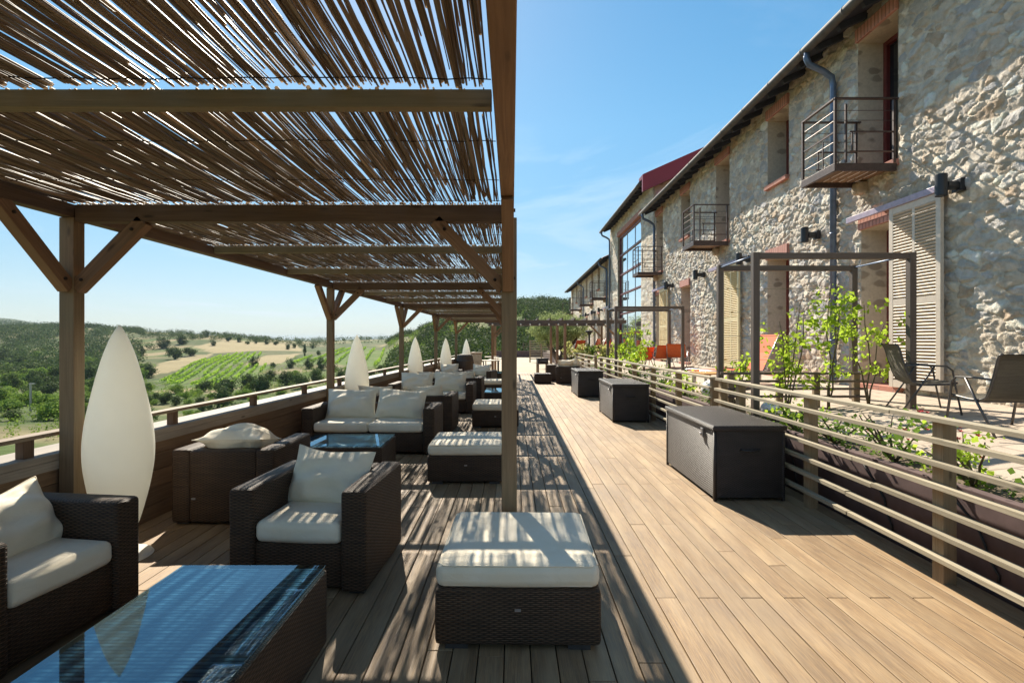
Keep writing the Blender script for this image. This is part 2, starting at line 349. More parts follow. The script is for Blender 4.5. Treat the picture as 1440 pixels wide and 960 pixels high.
M = dict(
    deck=mat_deck('weathered_deck_wood'), void=mat_plain('underdeck_shade_black', (.012,.010,.009), .95),
    beam=mat_wood('pergola_wood', (.20,.108,.056), (.36,.21,.115), .65, .35),
    beam2=mat_wood('dark_pergola_beam', (.105,.064,.040), (.205,.128,.078), .68, .35),
    post=mat_wood('pergola_post_wood', (.21,.135,.072), (.34,.225,.125), .65, .25, (.17,.145,.075)),
    joist=mat_wood('joist_wood', (.22,.17,.10), (.34,.27,.17), .7, .2, (.19,.18,.11)),
    reed=mat_reed('reed'), wire=mat_plain('rusty_wire', (.045,.032,.024), .6, .6),
    wicker=mat_wicker('brown_wicker', (.010,.0075,.006), (.135,.082,.048), .025, .0098, .55, .3), woven=mat_wicker('table_weave', (.012,.010,.008), (.30,.235,.165), .09, .021, .6, .3), wicker2=mat_wicker('charcoal_wicker', (.008,.007,.0065), (.070,.056,.050), .018, .009, .38, .55),
    fabric=mat_fabric('cream_canvas', (.86,.765,.585), (.90,.82,.66)), lamp=mat_trans('white_plastic', (.95,.94,.87)),
    glass=mat_glass('table_glass', (.55,.76,.90), .0, 2.1, .02, (.60,.84,1.0)), clad=mat_wood('parapet_cladding', (.15,.088,.046), (.29,.18,.098), .7, .5),
    cap=mat_wood('cap_board', (.26,.22,.18), (.40,.35,.29), .7, .2), rail=mat_wood('rail_wood', (.20,.15,.10), (.34,.26,.18), .7, .2),
    railpost=mat_wood('rail_post_wood', (.10,.055,.032), (.17,.10,.06), .7, .2),
    slat=mat_wood('fence_slat_wood', (.29,.245,.165), (.47,.41,.295), .75, .3), fpost=mat_wood('fence_post_wood', (.24,.175,.10), (.38,.28,.17), .75, .25),
    stone=mat_stone('rubble_stone'), plaster=mat_plaster('reveal_plaster'), lintel=mat_brick('pink_brick', (.58,.27,.215), (.68,.36,.29), (.34,.16,.13), .075, .6),
    sill=mat_brick('terracotta_sill', (.48,.19,.13), (.55,.25,.18), (.38,.19,.15), .11, .3), redframe=mat_plain('dark_red_paint', (.16,.030,.026), .4),
    pane=mat_plain('dark_window_glass', (.012,.016,.02), .04, 0, .8, 3, .1, .0), sky_glass=mat_plain('mirror_glass', (.88,.96,1.0), .03, .95, .8, 1, .03, .006),
    shutter=mat_plain('shaded_shutter_cream', (.66,.57,.47), .5, 0, .4, 20, .08, .05), shutter_sunlit=mat_plain('sunlit_shutter_cream', (.80,.67,.40), .5, 0, .4, 20, .08, .05), shutterend=mat_plain('ochre_shutter_edge', (.45,.29,.12), .6),  # same shutter cream twice: shade put into one colour, sunlight into the other
    track=mat_plain('lavender_track', (.42,.35,.45), .4), steel=mat_plain('rust_brown_steel', (.085,.056,.048), .5, .3, .5, 25, .3), zinc=mat_plain('zinc_pipe', (.12,.165,.25), .42, .45, .5, 8, .2),
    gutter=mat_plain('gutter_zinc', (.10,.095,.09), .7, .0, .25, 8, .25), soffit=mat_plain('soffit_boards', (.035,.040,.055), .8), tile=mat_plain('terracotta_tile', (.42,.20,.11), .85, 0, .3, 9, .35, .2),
    red=mat_plain('crimson_metal', (.235,.018,.028), .42, 0, .5, 2, .08, .01), pinkwall=mat_plain('mauve_render', (.62,.45,.48), .9), lampmetal=mat_plain('anthracite_metal', (.035,.037,.042), .42, .4),
    frame=mat_wood('frame_wood', (.10,.074,.058), (.16,.122,.098), .6, .15), paving=mat_paving('patio_paving'), soil=mat_gravel('planter_soil', (.10,.075,.05), (.19,.14,.095), 30),
    retain=mat_plain('brown_render', (.125,.085,.082), .85, 0, .3, 6, .2, .1), court=mat_gravel('sandy_court', (.44,.365,.265), (.55,.47,.355)),
    leaf=mat_leaf('vine_leaf', (.16,.29,.025), (.30,.43,.05), .55, (.60,.78,.08)), leaf2=mat_leaf('shrub_leaf', (.07,.14,.022), (.16,.26,.045), .4),
    pale=mat_leaf('pale_shrub_leaf', (.38,.40,.12), (.55,.55,.22), .4), olive=mat_leaf('olive_leaf', (.12,.165,.055), (.30,.35,.15), .35),
    oak=mat_leaf('oak_leaf', (.015,.038,.012), (.10,.145,.038), .16), oak2=mat_leaf('green_scrub_leaf', (.075,.145,.02), (.20,.29,.045), .3), vine=mat_leaf('vineyard_leaf', (.17,.29,.025), (.28,.42,.05), .4),
    bark=mat_wood('bark', (.07,.052,.04), (.15,.115,.085), .95, .2), stem=mat_plain('green_brown_stem', (.11,.085,.045), .8), flower=mat_plain('red_petal', (.62,.03,.03), .6),
    sling=mat_wicker('grey_sling', (.07,.062,.048), (.21,.185,.14), .006, .006, .6, .3), alu=mat_plain('brushed_aluminium', (.42,.42,.44), .3, .8), darkalu=mat_plain('dark_aluminium', (.10,.095,.095), .4, .6),
    bluealu=mat_plain('blue_tinted_tube', (.16,.26,.50), .35, .5), orange=mat_plain('orange_sling', (.74,.14,.035), .6, 0, .4, 30, .1), black=mat_plain('black_metal', (.014,.014,.016), .45), bulb=mat_plain('frosted_bulb', (.80,.76,.66), .3),
    dterrain=mat_terrain('valley_ground'), barrelw=mat_wood('barrel_oak', (.05,.035,.024), (.11,.078,.05), .7, .3), conc=mat_plain('pale_stone_block', (.46,.38,.28), .9, 0, .3, 10, .2, .3), rock=mat_plain('white_globe', (.78,.76,.70), .5), beige=mat_plain('beige_table', (.50,.42,.31), .6))

# leaf clouds: N little folded-free rhombs
def leafquads(P, size, rng, outward=None, aspect=.6, jitter=1.0):
    n = len(P); d = rng.normal(size=(n, 3))
    if outward is not None: d = outward + d*jitter*.6
    d /= np.linalg.norm(d, axis=1, keepdims=True) + 1e-9
    t = rng.normal(size=(n, 3)); a = np.cross(d, t); a /= np.linalg.norm(a, axis=1, keepdims=True)+1e-9; b = np.cross(d, a)
    s = (np.asarray(size)*np.ones(n))[:, None]; L = a*s*.5; W = b*s*.5*aspect
    V = np.stack([P-L, P-L*.1-W, P+L, P-L*.1+W], 1).reshape(-1, 3)
    F = np.arange(4*n).reshape(-1, 4); return V, F
def crown_points(n, rad, rng, clumps=26, cr=.34, squash=.8, hollow=.55):
    c = rng.normal(size=(clumps, 3)); c /= np.linalg.norm(c, axis=1, keepdims=True); c *= (hollow+(1-hollow)*rng.random((clumps, 1)))*.78
    k = rng.integers(0, clumps, n); cs = cr*(.6+.8*rng.random((clumps, 1)))
    q = rng.normal(size=(n, 3)); q /= np.linalg.norm(q, axis=1, keepdims=True); q *= rng.random((n, 1))**.33
    p = c[k] + q*cs[k]; nrm = q*.7 + p*.6 + np.array([0, 0, .25]); p = p*np.array(rad)*np.array([1, 1, squash])
    return p, nrm
# ------------------------------------------------------------------ camera, light, sky
CAMZ = 1.5; F = 720.0
cam = bpy.data.cameras.new('camera'); cam.lens = 18; cam.sensor_width = 36; cam.clip_start = .05; cam.clip_end = 20000
co = bpy.data.objects.new('camera', cam); col.objects.link(co); co.location = (0, 0, CAMZ); co.rotation_euler = (R(90), 0, 0); scene.camera = co
SUN = Vector((-.32, 1.16, 1.0)).normalized()
sl = bpy.data.lights.new('sun', 'SUN'); sl.energy = 5.0; sl.angle = R(.5); sl.color = (1.0, .905, .755)
so = bpy.data.objects.new('sun', sl); col.objects.link(so); so.rotation_euler = SUN.to_track_quat('Z', 'Y').to_euler(); so.location = (-20, 60, 60)
w = bpy.data.worlds.new('World'); scene.world = w; w.use_nodes = True; nt = w.node_tree; nt.nodes.clear(); g = NG(nt)
sky = g.n('ShaderNodeTexSky', sky_type='NISHITA'); sky.sun_disc = False; sky.sun_elevation = math.asin(SUN.z); sky.sun_rotation = math.atan2(SUN.x, SUN.y)
sky.altitude = 300; sky.air_density = 1.0; sky.dust_density = .15; sky.ozone_density = 1.0
d = g.n('ShaderNodeTexCoord').outputs['Generated']; sx = g.n('ShaderNodeSeparateXYZ', i={0: d})
den = g.math('MAXIMUM', g.math('ADD', sx.outputs[2], .06), .02)
pv = g.n('ShaderNodeCombineXYZ', i={0: g.math('DIVIDE', sx.outputs[0], den), 1: g.math('DIVIDE', sx.outputs[1], den), 2: 0.0}).outputs[0]
cl = g.noise(g.n('ShaderNodeMapping', i={'Vector': pv, 'Scale': (.55, .55, 1), 'Rotation': (0, 0, R(25)), 'Location': (3.1, .4, 0)}).outputs[0], 1.1, 8, .62, 1.1)
cov = g.noise(pv, .28, 3)
cm = g.math('MULTIPLY', g.ramp(cl, [(.47, 0.0), (.78, 1.0)]), g.ramp(cov, [(.42, 0.0), (.60, 1.0)]))
cm = g.math('MULTIPLY', cm, g.ramp(sx.outputs[2], [(.0, 0.0), (.06, 1.0)]))
skyc = g.mix(1.0, g.n('ShaderNodeHueSaturation', i={'Hue': .494, 'Saturation': 1.33, 'Value': 1.0, 'Color': sky.outputs[0]}).outputs[0], (1.0, 1.0, 1.0), 'MULTIPLY')
skyv = g.n('ShaderNodeVectorMath', operation='MULTIPLY_ADD', i={0: skyc, 1: (.075,.075,.075), 2: (1,1,1)}).outputs[0]
skyc = g.n('ShaderNodeVectorMath', operation='DIVIDE', i={0: skyc, 1: skyv}).outputs[0]
skyc = g.mix(g.math('MULTIPLY', cm, .75), skyc, (6.3, 6.4, 6.5))
hzf = g.ramp(sx.outputs[2], [(0.0, (.60,.66,.74)), (.10, (.68,.74,.80)), (.38, (.97,1.0,1.0))])
skyc = g.mix(1.0, skyc, hzf, 'MULTIPLY')
bg = g.n('ShaderNodeBackground', i={0: skyc, 1: .108}); g.n('ShaderNodeOutputWorld', i={0: bg.outputs[0]})
scene.view_settings.view_transform = 'Standard'; scene.view_settings.look = 'None'; scene.view_settings.gamma = 1; scene.view_settings.use_curve_mapping = False
scene.view_settings.exposure = 1.03
scene.render.engine = 'CYCLES'; scene.cycles.use_denoising = True; scene.cycles.max_bounces = 8; scene.cycles.transparent_max_bounces = 12; scene.cycles.caustics_reflective = False; scene.cycles.caustics_refractive = False

# ------------------------------------------------------------------ terrain
def XL(y): return -3.17 + .0347*y          # the pergola's and parapet's left line
KEYS = [  # photo column -> profile of (distance along the view axis, height)
 (-420, [(15,-5),(60,-7),(150,-6),(260,2),(380,14),(520,20),(700,16),(1100,56),(1400,40)]),
 (0,   [(15,-5),(45,-6.5),(90,-9),(160,-9),(250,-5),(350,8),(430,12.5),(500,14),(620,11),(1100,52),(1400,38)]),
 (110, [(15,-5),(45,-6.6),(90,-9.2),(160,-9),(250,-5),(350,5),(430,13.2),(500,15.2),(620,10),(1100,31),(1400,20)]),
 (200, [(15,-5),(45,-6.8),(85,-9.6),(150,-9),(250,-4.2),(340,4.2),(400,9.2),(450,10),(560,5),(1200,2)]),
 (300, [(15,-5),(45,-6.9),(80,-9.6),(120,-9.5),(160,-8),(250,-3.6),(320,2.0),(380,6.0),(430,7.0),(520,3),(1200,2)]),
 (380, [(15,-5),(45,-7),(80,-9.4),(130,-8.6),(250,-3.7),(320,.2),(400,3.2),(450,3.4),(600,1),(1200,3)]),
 (450, [(15,-5),(45,-7),(80,-9),(150,-7.6),(250,-4),(400,-.6),(600,.6),(900,4),(1400,6)]),
 (530, [(15,-5),(60,-6.5),(150,-5.6),(250,-2),(400,.2),(700,4.4),(1000,6),(1400,6)]),
 (575, [(15,-4),(60,-5),(130,-3.6),(200,1.5),(260,4),(340,3),(500,2),(1000,6)]),
 (610, [(15,-3),(60,-4.5),(120,-2),(180,4.5),(240,8.8),(300,7),(400,2),(1000,3)]),
 (650, [(15,-2),(60,-4),(110,0),(170,7.5),(240,14.5),(300,13),(420,4),(1000,3)]),
 (740, [(15,-1.5),(54,-2.0),(62,-4),(100,-1),(160,8.2),(220,17),(280,24),(350,21),(500,8),(1000,3)]),
 (810, [(15,-1.5),(54,-2.0),(62,-3),(100,-1),(160,8.2),(220,16),(280,22),(350,20),(500,8),(1000,3)]),
 (900, [(15,-1.5),(60,-1.5),(100,-1),(160,5),(220,10),(280,12),(350,11),(500,6),(1000,3)]),
 (1300,[(15,-1.5),(60,-1.5),(160,0),(300,4),(500,4),(1000,2)])]
_kt = []; _kp = []
for px, pr in KEYS:
    s = (px-720)/F; c = math.sqrt(1+s*s); _kt.append(math.atan(s)); _kp.append(([a*c for a, b in pr]+[3000, 9000], [b for a, b in pr]+[2, 1.0]))
_kt = np.array(_kt)
def terr(x, y):
    x = np.asarray(x, float); y = np.asarray(y, float); r = np.hypot(x, y); th = np.arctan2(x, y)
    Z = np.stack([np.interp(r, a, b) for a, b in _kp]); t = np.clip(th, _kt[0], _kt[-1]-1e-6)
    k = np.clip(np.searchsorted(_kt, t, side='right')-1, 0, len(_kt)-2); u = (t-_kt[k])/(_kt[k+1]-_kt[k]); u = u*u*(3-2*u)
    ii = np.indices(r.shape); z = np.take_along_axis(Z, k[None], 0)[0]*(1-u) + np.take_along_axis(Z, (k+1)[None], 0)[0]*u
    amp = sstep(40, 160, r)*1.3*(1-sstep(600, 1500, r)); return z + amp*(fbm(x/45, y/45, 5)-.5)*2
def ground_px(px, py):
    """where the view through a photo pixel meets the terrain"""
    Y = np.geomspace(18, 1500, 3000); X = (px-720)/F*Y; h = terr(X, Y) - (CAMZ-(py-480)/F*Y); i = np.argmax(h > 0); return float(X[i]), float(Y[i])
def inpoly(x, y, P):
    c = np.zeros(np.shape(x), bool); n = len(P)
    for i in range(n):
        (x1, y1), (x2, y2) = P[i], P[(i+1) % n]; q = ((y1 > y) != (y2 > y)); c ^= q & (x < (x2-x1)*(y-y1)/(y2-y1+1e-12)+x1)
    return c
VINE = [[(218,536),(255,521),(300,503),(330,498),(375,497),(330,513),(290,527),(262,538),(246,543)],
        [(258,542),(300,524),(345,513),(385,515),(352,532),(330,541),(300,549)],
        [(392,512),(420,504),(462,499),(480,489.5),(556,487.5),(556,513),(470,512)]]
VINEP = [[ground_px(*p) for p in poly] for poly in VINE]
TANPX = [(205,530),(222,512),(262,500),(300,497),(250,520)], [(345,512),(372,500),(425,497),(395,511),(360,514)], [(270,488),(330,478),(420,486),(425,494),(300,496)], [(200,640),(300,590),(420,590),(470,575),(470,640)]
TANP = [[ground_px(*p) for p in poly] for poly in TANPX]
th = np.concatenate([np.linspace(-180, -62, 30)[:-1], np.linspace(-62, 18, 260)[:-1], np.linspace(18, 180, 40)])*math.pi/180
rr = np.concatenate([np.geomspace(14, 900, 200)[:-1], np.geomspace(900, 9000, 22)])
TH, RR = np.meshgrid(th, rr, indexing='ij'); TX, TY = RR*np.sin(TH), RR*np.cos(TH); TZ = terr(TX, TY)
TX2, TY2 = TX.ravel(), TY.ravel()
n1 = fbm(TX2/14, TY2/14, 3); n2 = fbm(TX2/60, TY2/60, 9)
tan = np.array([.30,.235,.135]); grn = np.array([.09,.125,.035]); dk = np.array([.055,.085,.028]); farc = np.array([.075,.10,.055])
k = sstep(.38, .6, n1)[:, None]; C = tan*(1-k)+grn*k; k = (sstep(.45, .62, n2)*.8)[:, None]; C = C*(1-k)+dk*k
k = sstep(450, 900, RR.ravel())[:, None]; C = C*(1-k)+farc*k
for P in TANP: C[inpoly(TX2, TY2, P)] = np.array([.33,.265,.15])*(.85+.3*n1[inpoly(TX2, TY2, P)])[:, None]
for P in VINEP: C[inpoly(TX2, TY2, P)] = (.11,.165,.04)
V = np.stack([TX2, TY2, TZ.ravel()], 1); nt_, nr = len(th), len(rr)
I, J = np.meshgrid(np.arange(nt_-1), np.arange(nr-1), indexing='ij'); a = (I*nr+J).ravel()
Fq = np.stack([a, a+1, a+nr+1, a+nr], 1)
V = np.vstack([V, [[0, 0, -6]]]); C = np.vstack([C, [tan]]); ctr = len(V)-1
i = np.arange(nt_-1); Fq = np.vstack([Fq, np.stack([np.full_like(i, ctr), i*nr, (i+1)*nr, (i+1)*nr], 1)])
ok = Fq[:, 2] != Fq[:, 3]
tri = Fq[~ok][:, :3]
terrain = npmesh('terrain', V, Fq[ok], M['dterrain'], smooth=True, colr=C); tag(terrain, kind='structure')
cen = npmesh('terrain_under_terrace', V, tri, M['dterrain'], smooth=True, colr=C); tag(cen, kind='structure')

# ------------------------------------------------------------------ deck, court, patio
mb = MB(); pitch = .1255; x = -3.30
rj = random.Random(5); row = 0
while x < 2.80:
    y = -3.0 - (1.2 if row % 2 else 0)
    while y < 24.5:
        l = 2.4 if rj.random() < .7 else 1.6 + rj.random()*.8
        y1 = min(y+l, 24.5)
        if y1 > -3 and x < 2.78: mb.box((x+pitch/2, (y+y1)/2, -.015+rj.uniform(-.0012, .0012)), (pitch-.0055, y1-y-.005, .03))
        y = y1
    x += pitch; row += 1
tag(mb.build('deck', M['deck'], bevel=.0025), kind='structure')
mb = MB(); mb.box((-.2, 10.7, -.45), (6.2, 27.4, .8)); tag(mb.build('deck_substructure', M['void']), kind='structure')  # near-black block, its colour stands for the shade below the board gaps
mb = MB(); n = 24
for k in range(n):
    y0, y1 = 24.5+k*1.04, 24.5+(k+1)*1.04; xa, xb = XL(y0)-.3, XL(y1)-.3
    mb.add([(xa,y0,-.004),(8.2,y0,-.004),(8.2,y1,-.004),(xb,y1,-.004),(xa,y0,-3),(xb,y1,-3)], [(0,1,2,3),(0,3,5,4)], [[(0,0)]*4]*2)
tag(mb.build('court', M['court']), kind='structure')
# retaining side of the terrace below the parapet
mb = MB()
def patz(x): return .52 + (x-2.95)*.104
mb.add([(2.98,-3,.5),(2.98,49,.5),(3.25,49,.555),(3.25,-3,.555),(2.98,-3,-.3),(2.98,49,-.3)], [(0,3,2,1),(0,1,5,4)], [[(0,0)]*4]*2)
tag(mb.build('planter_soil', M['soil']), kind='structure')
mb = MB(); mb.add([(3.25,-3,patz(3.25)+.02),(6.1,-3,patz(6.1)),(6.1,49,patz(6.1)),(3.25,49,patz(3.25)+.02),(3.25,-3,.2),(3.25,49,.2)], [(0,1,2,3),(0,3,5,4)], [[(0,0)]*4]*2)
tag(mb.build('patio', M['paving']), kind='structure')
mb = MB(); mb.box((2.94, 23, .13), (.07, 52, .86)); rw = mb.build('retaining_wall', M['retain'], bevel=.006)
tag(rw, 'low brown rendered retaining wall behind the slat fence', 'wall')
mb = MB()
for yy in (3.05, 3.9, 5.2):
    pts = [(2.893, yy+.02*math.sin(q*2.1+yy)+.05*q*q*.2, .02+.085*q) for q in range(7)]; mb.tube(pts, .008, 6)
wc = mb.build('wall_cable', M['black'], smooth=True); wc.parent = rw

# ------------------------------------------------------------------ parapet and handrail
def pbar(mb, y0, y1, off0, off1, z0, z1, seg=2.6, r=None):
    """box that follows the parapet line, between offsets from it"""
    y = y0
    while y < y1-1e-6:
        ye = min(y+seg, y1); e = .0 if ye >= y1 else .004
        a, b = XL(y), XL(ye-e); P = [(a+off0,y,z0),(a+off1,y,z0),(b+off1,ye-e,z0),(b+off0,ye-e,z0),(a+off0,y,z1),(a+off1,y,z1),(b+off1,ye-e,z1),(b+off0,ye-e,z1)]
        Fx = [(0,3,2,1),(4,5,6,7),(0,1,5,4),(1,2,6,5),(2,3,7,6),(3,0,4,7)]; o = random.random()*7
        U = [[(P[i][0]+o, P[i][1]+o) for i in f] if n_ < 2 else [(P[i][2]+o, P[i][1]+o) if n_ in (3,5) else (P[i][2]+o, P[i][0]) for i in f] for n_, f in enumerate(Fx)]
        mb.add(P, Fx, U, r); y = ye
PEND = 30.0
par = empty('parapet_wall', (XL(3), 3, 0), 0, 'long timber clad parapet wall along the valley edge of the deck', 'parapet'); par.matrix_basis = Matrix.Identity(4)
mb = MB()
for k in range(5): pbar(mb, -2.5+.4*(k % 2)-.4, PEND, -.045-.003*(k % 2), -.018-.004*(k % 2), -.02+k*.142, -.02+k*.142+.138, 2.2+.35*k)
mb.build('cladding', M['clad'], par, bevel=.003)
mb = MB(); pbar(mb, -3, PEND, -.30, -.05, -4.0, .69, 40); mb.build('wall_core', M['retain'], par)
mb = MB(); pbar(mb, -3, PEND, -.315, 0, .705, .75, 3.0); mb.build('cap', M['cap'], par, bevel=.004)
mb = MB(); pbar(mb, -3, PEND, -.016, -.001, .645, .704, 3.0); mb.build('fascia', M['cap'], par)
hr = empty('handrail', (0,0,0), 0, 'low wooden handrail on short posts along the parapet cap', 'handrail')
mb = MB(); pbar(mb, -3, PEND, -.125, -.030, .865, .892, 2.7); mb.build('rail', M['rail'], hr, bevel=.003)
y = -2.15
while y < PEND:
    mb = MB(); mb.box((XL(y)-.075, y, .807), (.055, .075, .114), grain=2); mb.build('post', M['railpost'], hr, bevel=.003); y += 1.36
# ------------------------------------------------------------------ pergola
PY = [-1.05, 3.49, 8.02, 12.45, 17.0, 21.7]
pg = empty('reed_pergola', (-1.5, 3.5, 0), 0, 'long timber pergola roofed with reed mats over the lounge furniture', 'pergola'); pg.location = (0, 0, 0)
BT, BB = 2.425, 2.335
def bolt(mb, p, ax): mb.tube([Vector(p)-Vector(ax)*.004, Vector(p)+Vector(ax)*.006], .011, 10)
for i, y in enumerate(PY):
    for side in (0, 1):
        mb = MB()
        if side == 0: mb.box((XL(y)+.05, y, BB/2), (.10, .09, BB), grain=2)
        else: mb.box((-.019, y, BB/2), (.103, .09, BB-.002), grain=2)
        po = mb.build('post', M['post'], pg, bevel=.004)
        mb = MB(); mb.box(((XL(y)+.05 if side == 0 else -.019), y, .012), (.16, .15, .02)); mb.build('post_foot', M['black'], po, bevel=.003)
    mb = MB(); mb.box(((XL(y)+.10-.068)/2, y, 2.365), (-.068-XL(y)-.10, .075, .115), grain=0); mb.build('cross_beam', M['beam2'], pg, bevel=.004)
    xl = XL(y)
    B = [((xl+.09, y, 1.86), (xl+.55, y, 2.32)), ((-.06, y, 1.86), (-.52, y, 2.32)), ((xl+.05, y-.04, 1.86), (xl+.035, y-.50, 2.34)), ((-.026, y-.04, 1.86), (-.026, y-.52, 2.345))]
    if i < 5: B += [((xl+.05, y+.04, 1.86), (xl+.066, y+.50, 2.34))]
    for (p, q) in B:
        mb = MB(); mb.bar(p, q, .075, .085); br = mb.build('brace', M['beam'] if p[0] < -1 else M['beam'], pg, bevel=.004)
        if i in (1, 2):
            d = Vector(q)-Vector(p); mb = MB(); n_ = Vector((0, -1, 0)) if abs(d.x) > abs(d.y) else Vector((1, 0, 0)); b0 = n_*.0385
            up = d.cross(n_).normalized()
            for t in (.12, .86): bolt(mb, Vector(p)+d*t+n_*.040, n_)
            mb.build('bolt', M['wire'], br, smooth=True)
def perline(mb, y0, y1, x0f, w_, z0, z1):
    a, b = x0f(y0), x0f(y1); mb.bar(((a), y0, (z0+z1)/2), ((b), y1, (z0+z1)/2), w_, z1-z0)
ys = [-3.0]+[y for y in PY[1:]]+[22.3]
for k in range(len(ys)-1):
    mb = MB(); perline(mb, ys[k]+.002, ys[k+1]-.002, lambda y: XL(y)+.05, .085, BB+.002, BT); mb.build('side_beam', M['beam2'], pg, bevel=.004)
    mb = MB(); perline(mb, ys[k]+.002, ys[k+1]-.002, lambda y: -.0265, .078, BB+.004, BT+.012); mb.build('side_beam', M['beam'], pg, bevel=.004)
SUP = []
for i in range(len(PY)-1):
    SUP.append(PY[i]); st = (PY[i+1]-PY[i])/3; js = [PY[i]+st, PY[i]+2*st] if i else [.35, 1.9]
    for jy in js:
        mb = MB(); mb.box(((XL(jy)+.095-.075)/2, jy, 2.392), (-.075-XL(jy)-.095, .045, .066), grain=0); mb.build('joist', M['joist'], pg, bevel=.003); SUP.append(jy)
SUP.append(PY[-1]); SUP = [-2.6] + SUP
def reeds(y0, y1, seed, n=6, pitch=.0068):
    rg = np.random.default_rng(seed); xs = []; x = XL((y0+y1)/2)+.02
    dens = 1.0
    while x < -.095:
        xs.append(x); u = rg.random()
        x += pitch*(.55+.75*rg.random()) + (.016*rg.random() if u < .03 else 0)
    xs = np.array(xs); m = len(xs); ex = rg.random(m) < .34; xs = np.concatenate([xs, xs[ex]+.006]); lay = np.concatenate([np.zeros(m), np.ones(ex.sum())]); m = len(xs)
    K = 7; t = np.linspace(0, 1, K)
    a = y0 + .03 + .05*rg.random(m) ; b = y1 + .012 - .05*rg.random(m)
    short = rg.random(m) < .36; b[short] -= rg.random(short.sum())*.75; sh2 = (rg.random(m) < .5) & ~short; a[sh2] += rg.random(sh2.sum())*.75
    Yc = a[:, None]*(1-t)+b[:, None]*t
    ang = rg.normal(0, .0075, m); bend = rg.normal(0, .005, m)
    Xc = xs[:, None] + ang[:, None]*(Yc-(y0+y1)/2) + bend[:, None]*np.sin(math.pi*t*1.0)[None] + rg.normal(0, .0015, (m, K))
    Zc = 2.447 + lay[:, None]*.011 + rg.normal(0, .003, m)[:, None] - .012*np.sin(math.pi*t)[None]*(1-lay[:, None]*.4) + rg.normal(0, .0015, (m, K))
    rad = np.clip(rg.lognormal(math.log(.0046), .33, m), .0022, .0085)[:, None]*(1-.18*t[None])*(1+.05*rg.normal(size=(m, K)))
    A = np.arange(n)*2*math.pi/n
    V = np.stack([Xc[..., None]+rad[..., None]*np.cos(A), np.repeat(Yc[..., None], n, -1), Zc[..., None]+rad[..., None]*np.sin(A)], -1)
    base = (np.arange(m)*K*n)[:, None, None]; i = np.arange(K-1)[None, :, None]; kk = np.arange(n)[None, None, :]
    q = base + i*n; Fq = np.stack([q+kk, q+n+kk, q+n+(kk+1) % n, q+(kk+1) % n], -1).reshape(-1, 4)
    uv = np.stack([np.repeat((rg.random(m)*20)[:, None, None], K, 1)+(kk*.004)*np.ones((m, K, 1)), np.repeat(Yc[..., None]+rg.random(m)[:, None, None]*9, n, -1)], -1).reshape(-1, 2)
    return V.reshape(-1, 3), Fq, np.repeat(rg.random(m), (K-1)*n), uv
for k in range(len(SUP)-1):
    y0, y1 = SUP[k], SUP[k+1]
    V, Fq, rn, uv = reeds(y0, y1, 100+k, 6 if y1 < 9 else 4, .0068 if y1 < 13 else .0092)
    mat_o = npmesh('reed_mat', V, Fq, M['reed'], pg, True, rnd=rn, uv=uv)
    mb = MB()
    for f in (.30, .66, .95):
        yy = y0+(y1-y0)*f; pts = [(xx, yy+.006*math.sin(xx*5+k), 2.438-.008*math.sin(math.pi*f)+.003*math.sin(xx*31)) for xx in np.linspace(XL(yy)+.02, -.075, 40)]; mb.tube(pts, .0022, 4)
    mb.build('tie_wire', M['wire'], mat_o)
# ------------------------------------------------------------------ slat fences by the planter
FX = 2.69
def slat_fence(y0, y1, posts, label):
    o = empty('slat_fence', (0,0,0), 0, label, 'fence')
    zs = [1.015, .885, .745, .60, .455, .315, .165]
    for k, z in enumerate(zs):
        mb = MB(); y = y0 + random.uniform(0, .02)
        while y < y1-.05:
            ye = min(y+2.9+random.uniform(-.3, .3), y1); w_, h_ = (.085, .028) if k == 0 else (.050, .030)
            mb.box((FX-.055+(.03 if k == 0 else 0)+random.uniform(-.002, .002), (y+ye)/2, z+random.uniform(-.004, .004)), (w_, ye-y-.004, h_), Matrix.Rotation(random.uniform(-.001, .001), 3, 'X'), 1); y = ye
        mb.build('slat', M['slat'], o, bevel=.0015)
    for py in posts:
        mb = MB(); mb.box((FX+.012, py, .49), (.085, .085, 1.02), grain=2); mb.build('post', M['fpost'], o, bevel=.004)
    return o
slat_fence(.9, 6.62, [1.75, 3.2, 4.63, 6.05, 6.55], 'weathered slat fence beside the nearest wicker chest')
slat_fence(6.78, 15.6, [6.84, 8.3, 9.8, 11.3, 12.8, 14.3, 15.5], 'weathered slat fence behind the middle and far wicker chests')
slat_fence(16.4, 21.5, [16.5, 18.0, 19.6, 21.3], 'weathered slat fence running up to the olive tree')
xf = empty('rail_fence', (0,0,0), 0, 'dark open rail fence crossing the planter between patio and trellis', 'fence')
for z in (1.085, .985, .885, .785): mb = MB(); mb.box((3.66, 6.66, z), (1.9, .03, .03), grain=0); mb.build('rail', M['frame'], xf, bevel=.002)
for px in (2.86, 3.5, 3.98, 4.5): mb = MB(); mb.box((px, 6.70, .80), (.08, .05, .56), grain=2); mb.build('post', M['fpost'], xf, bevel=.002)

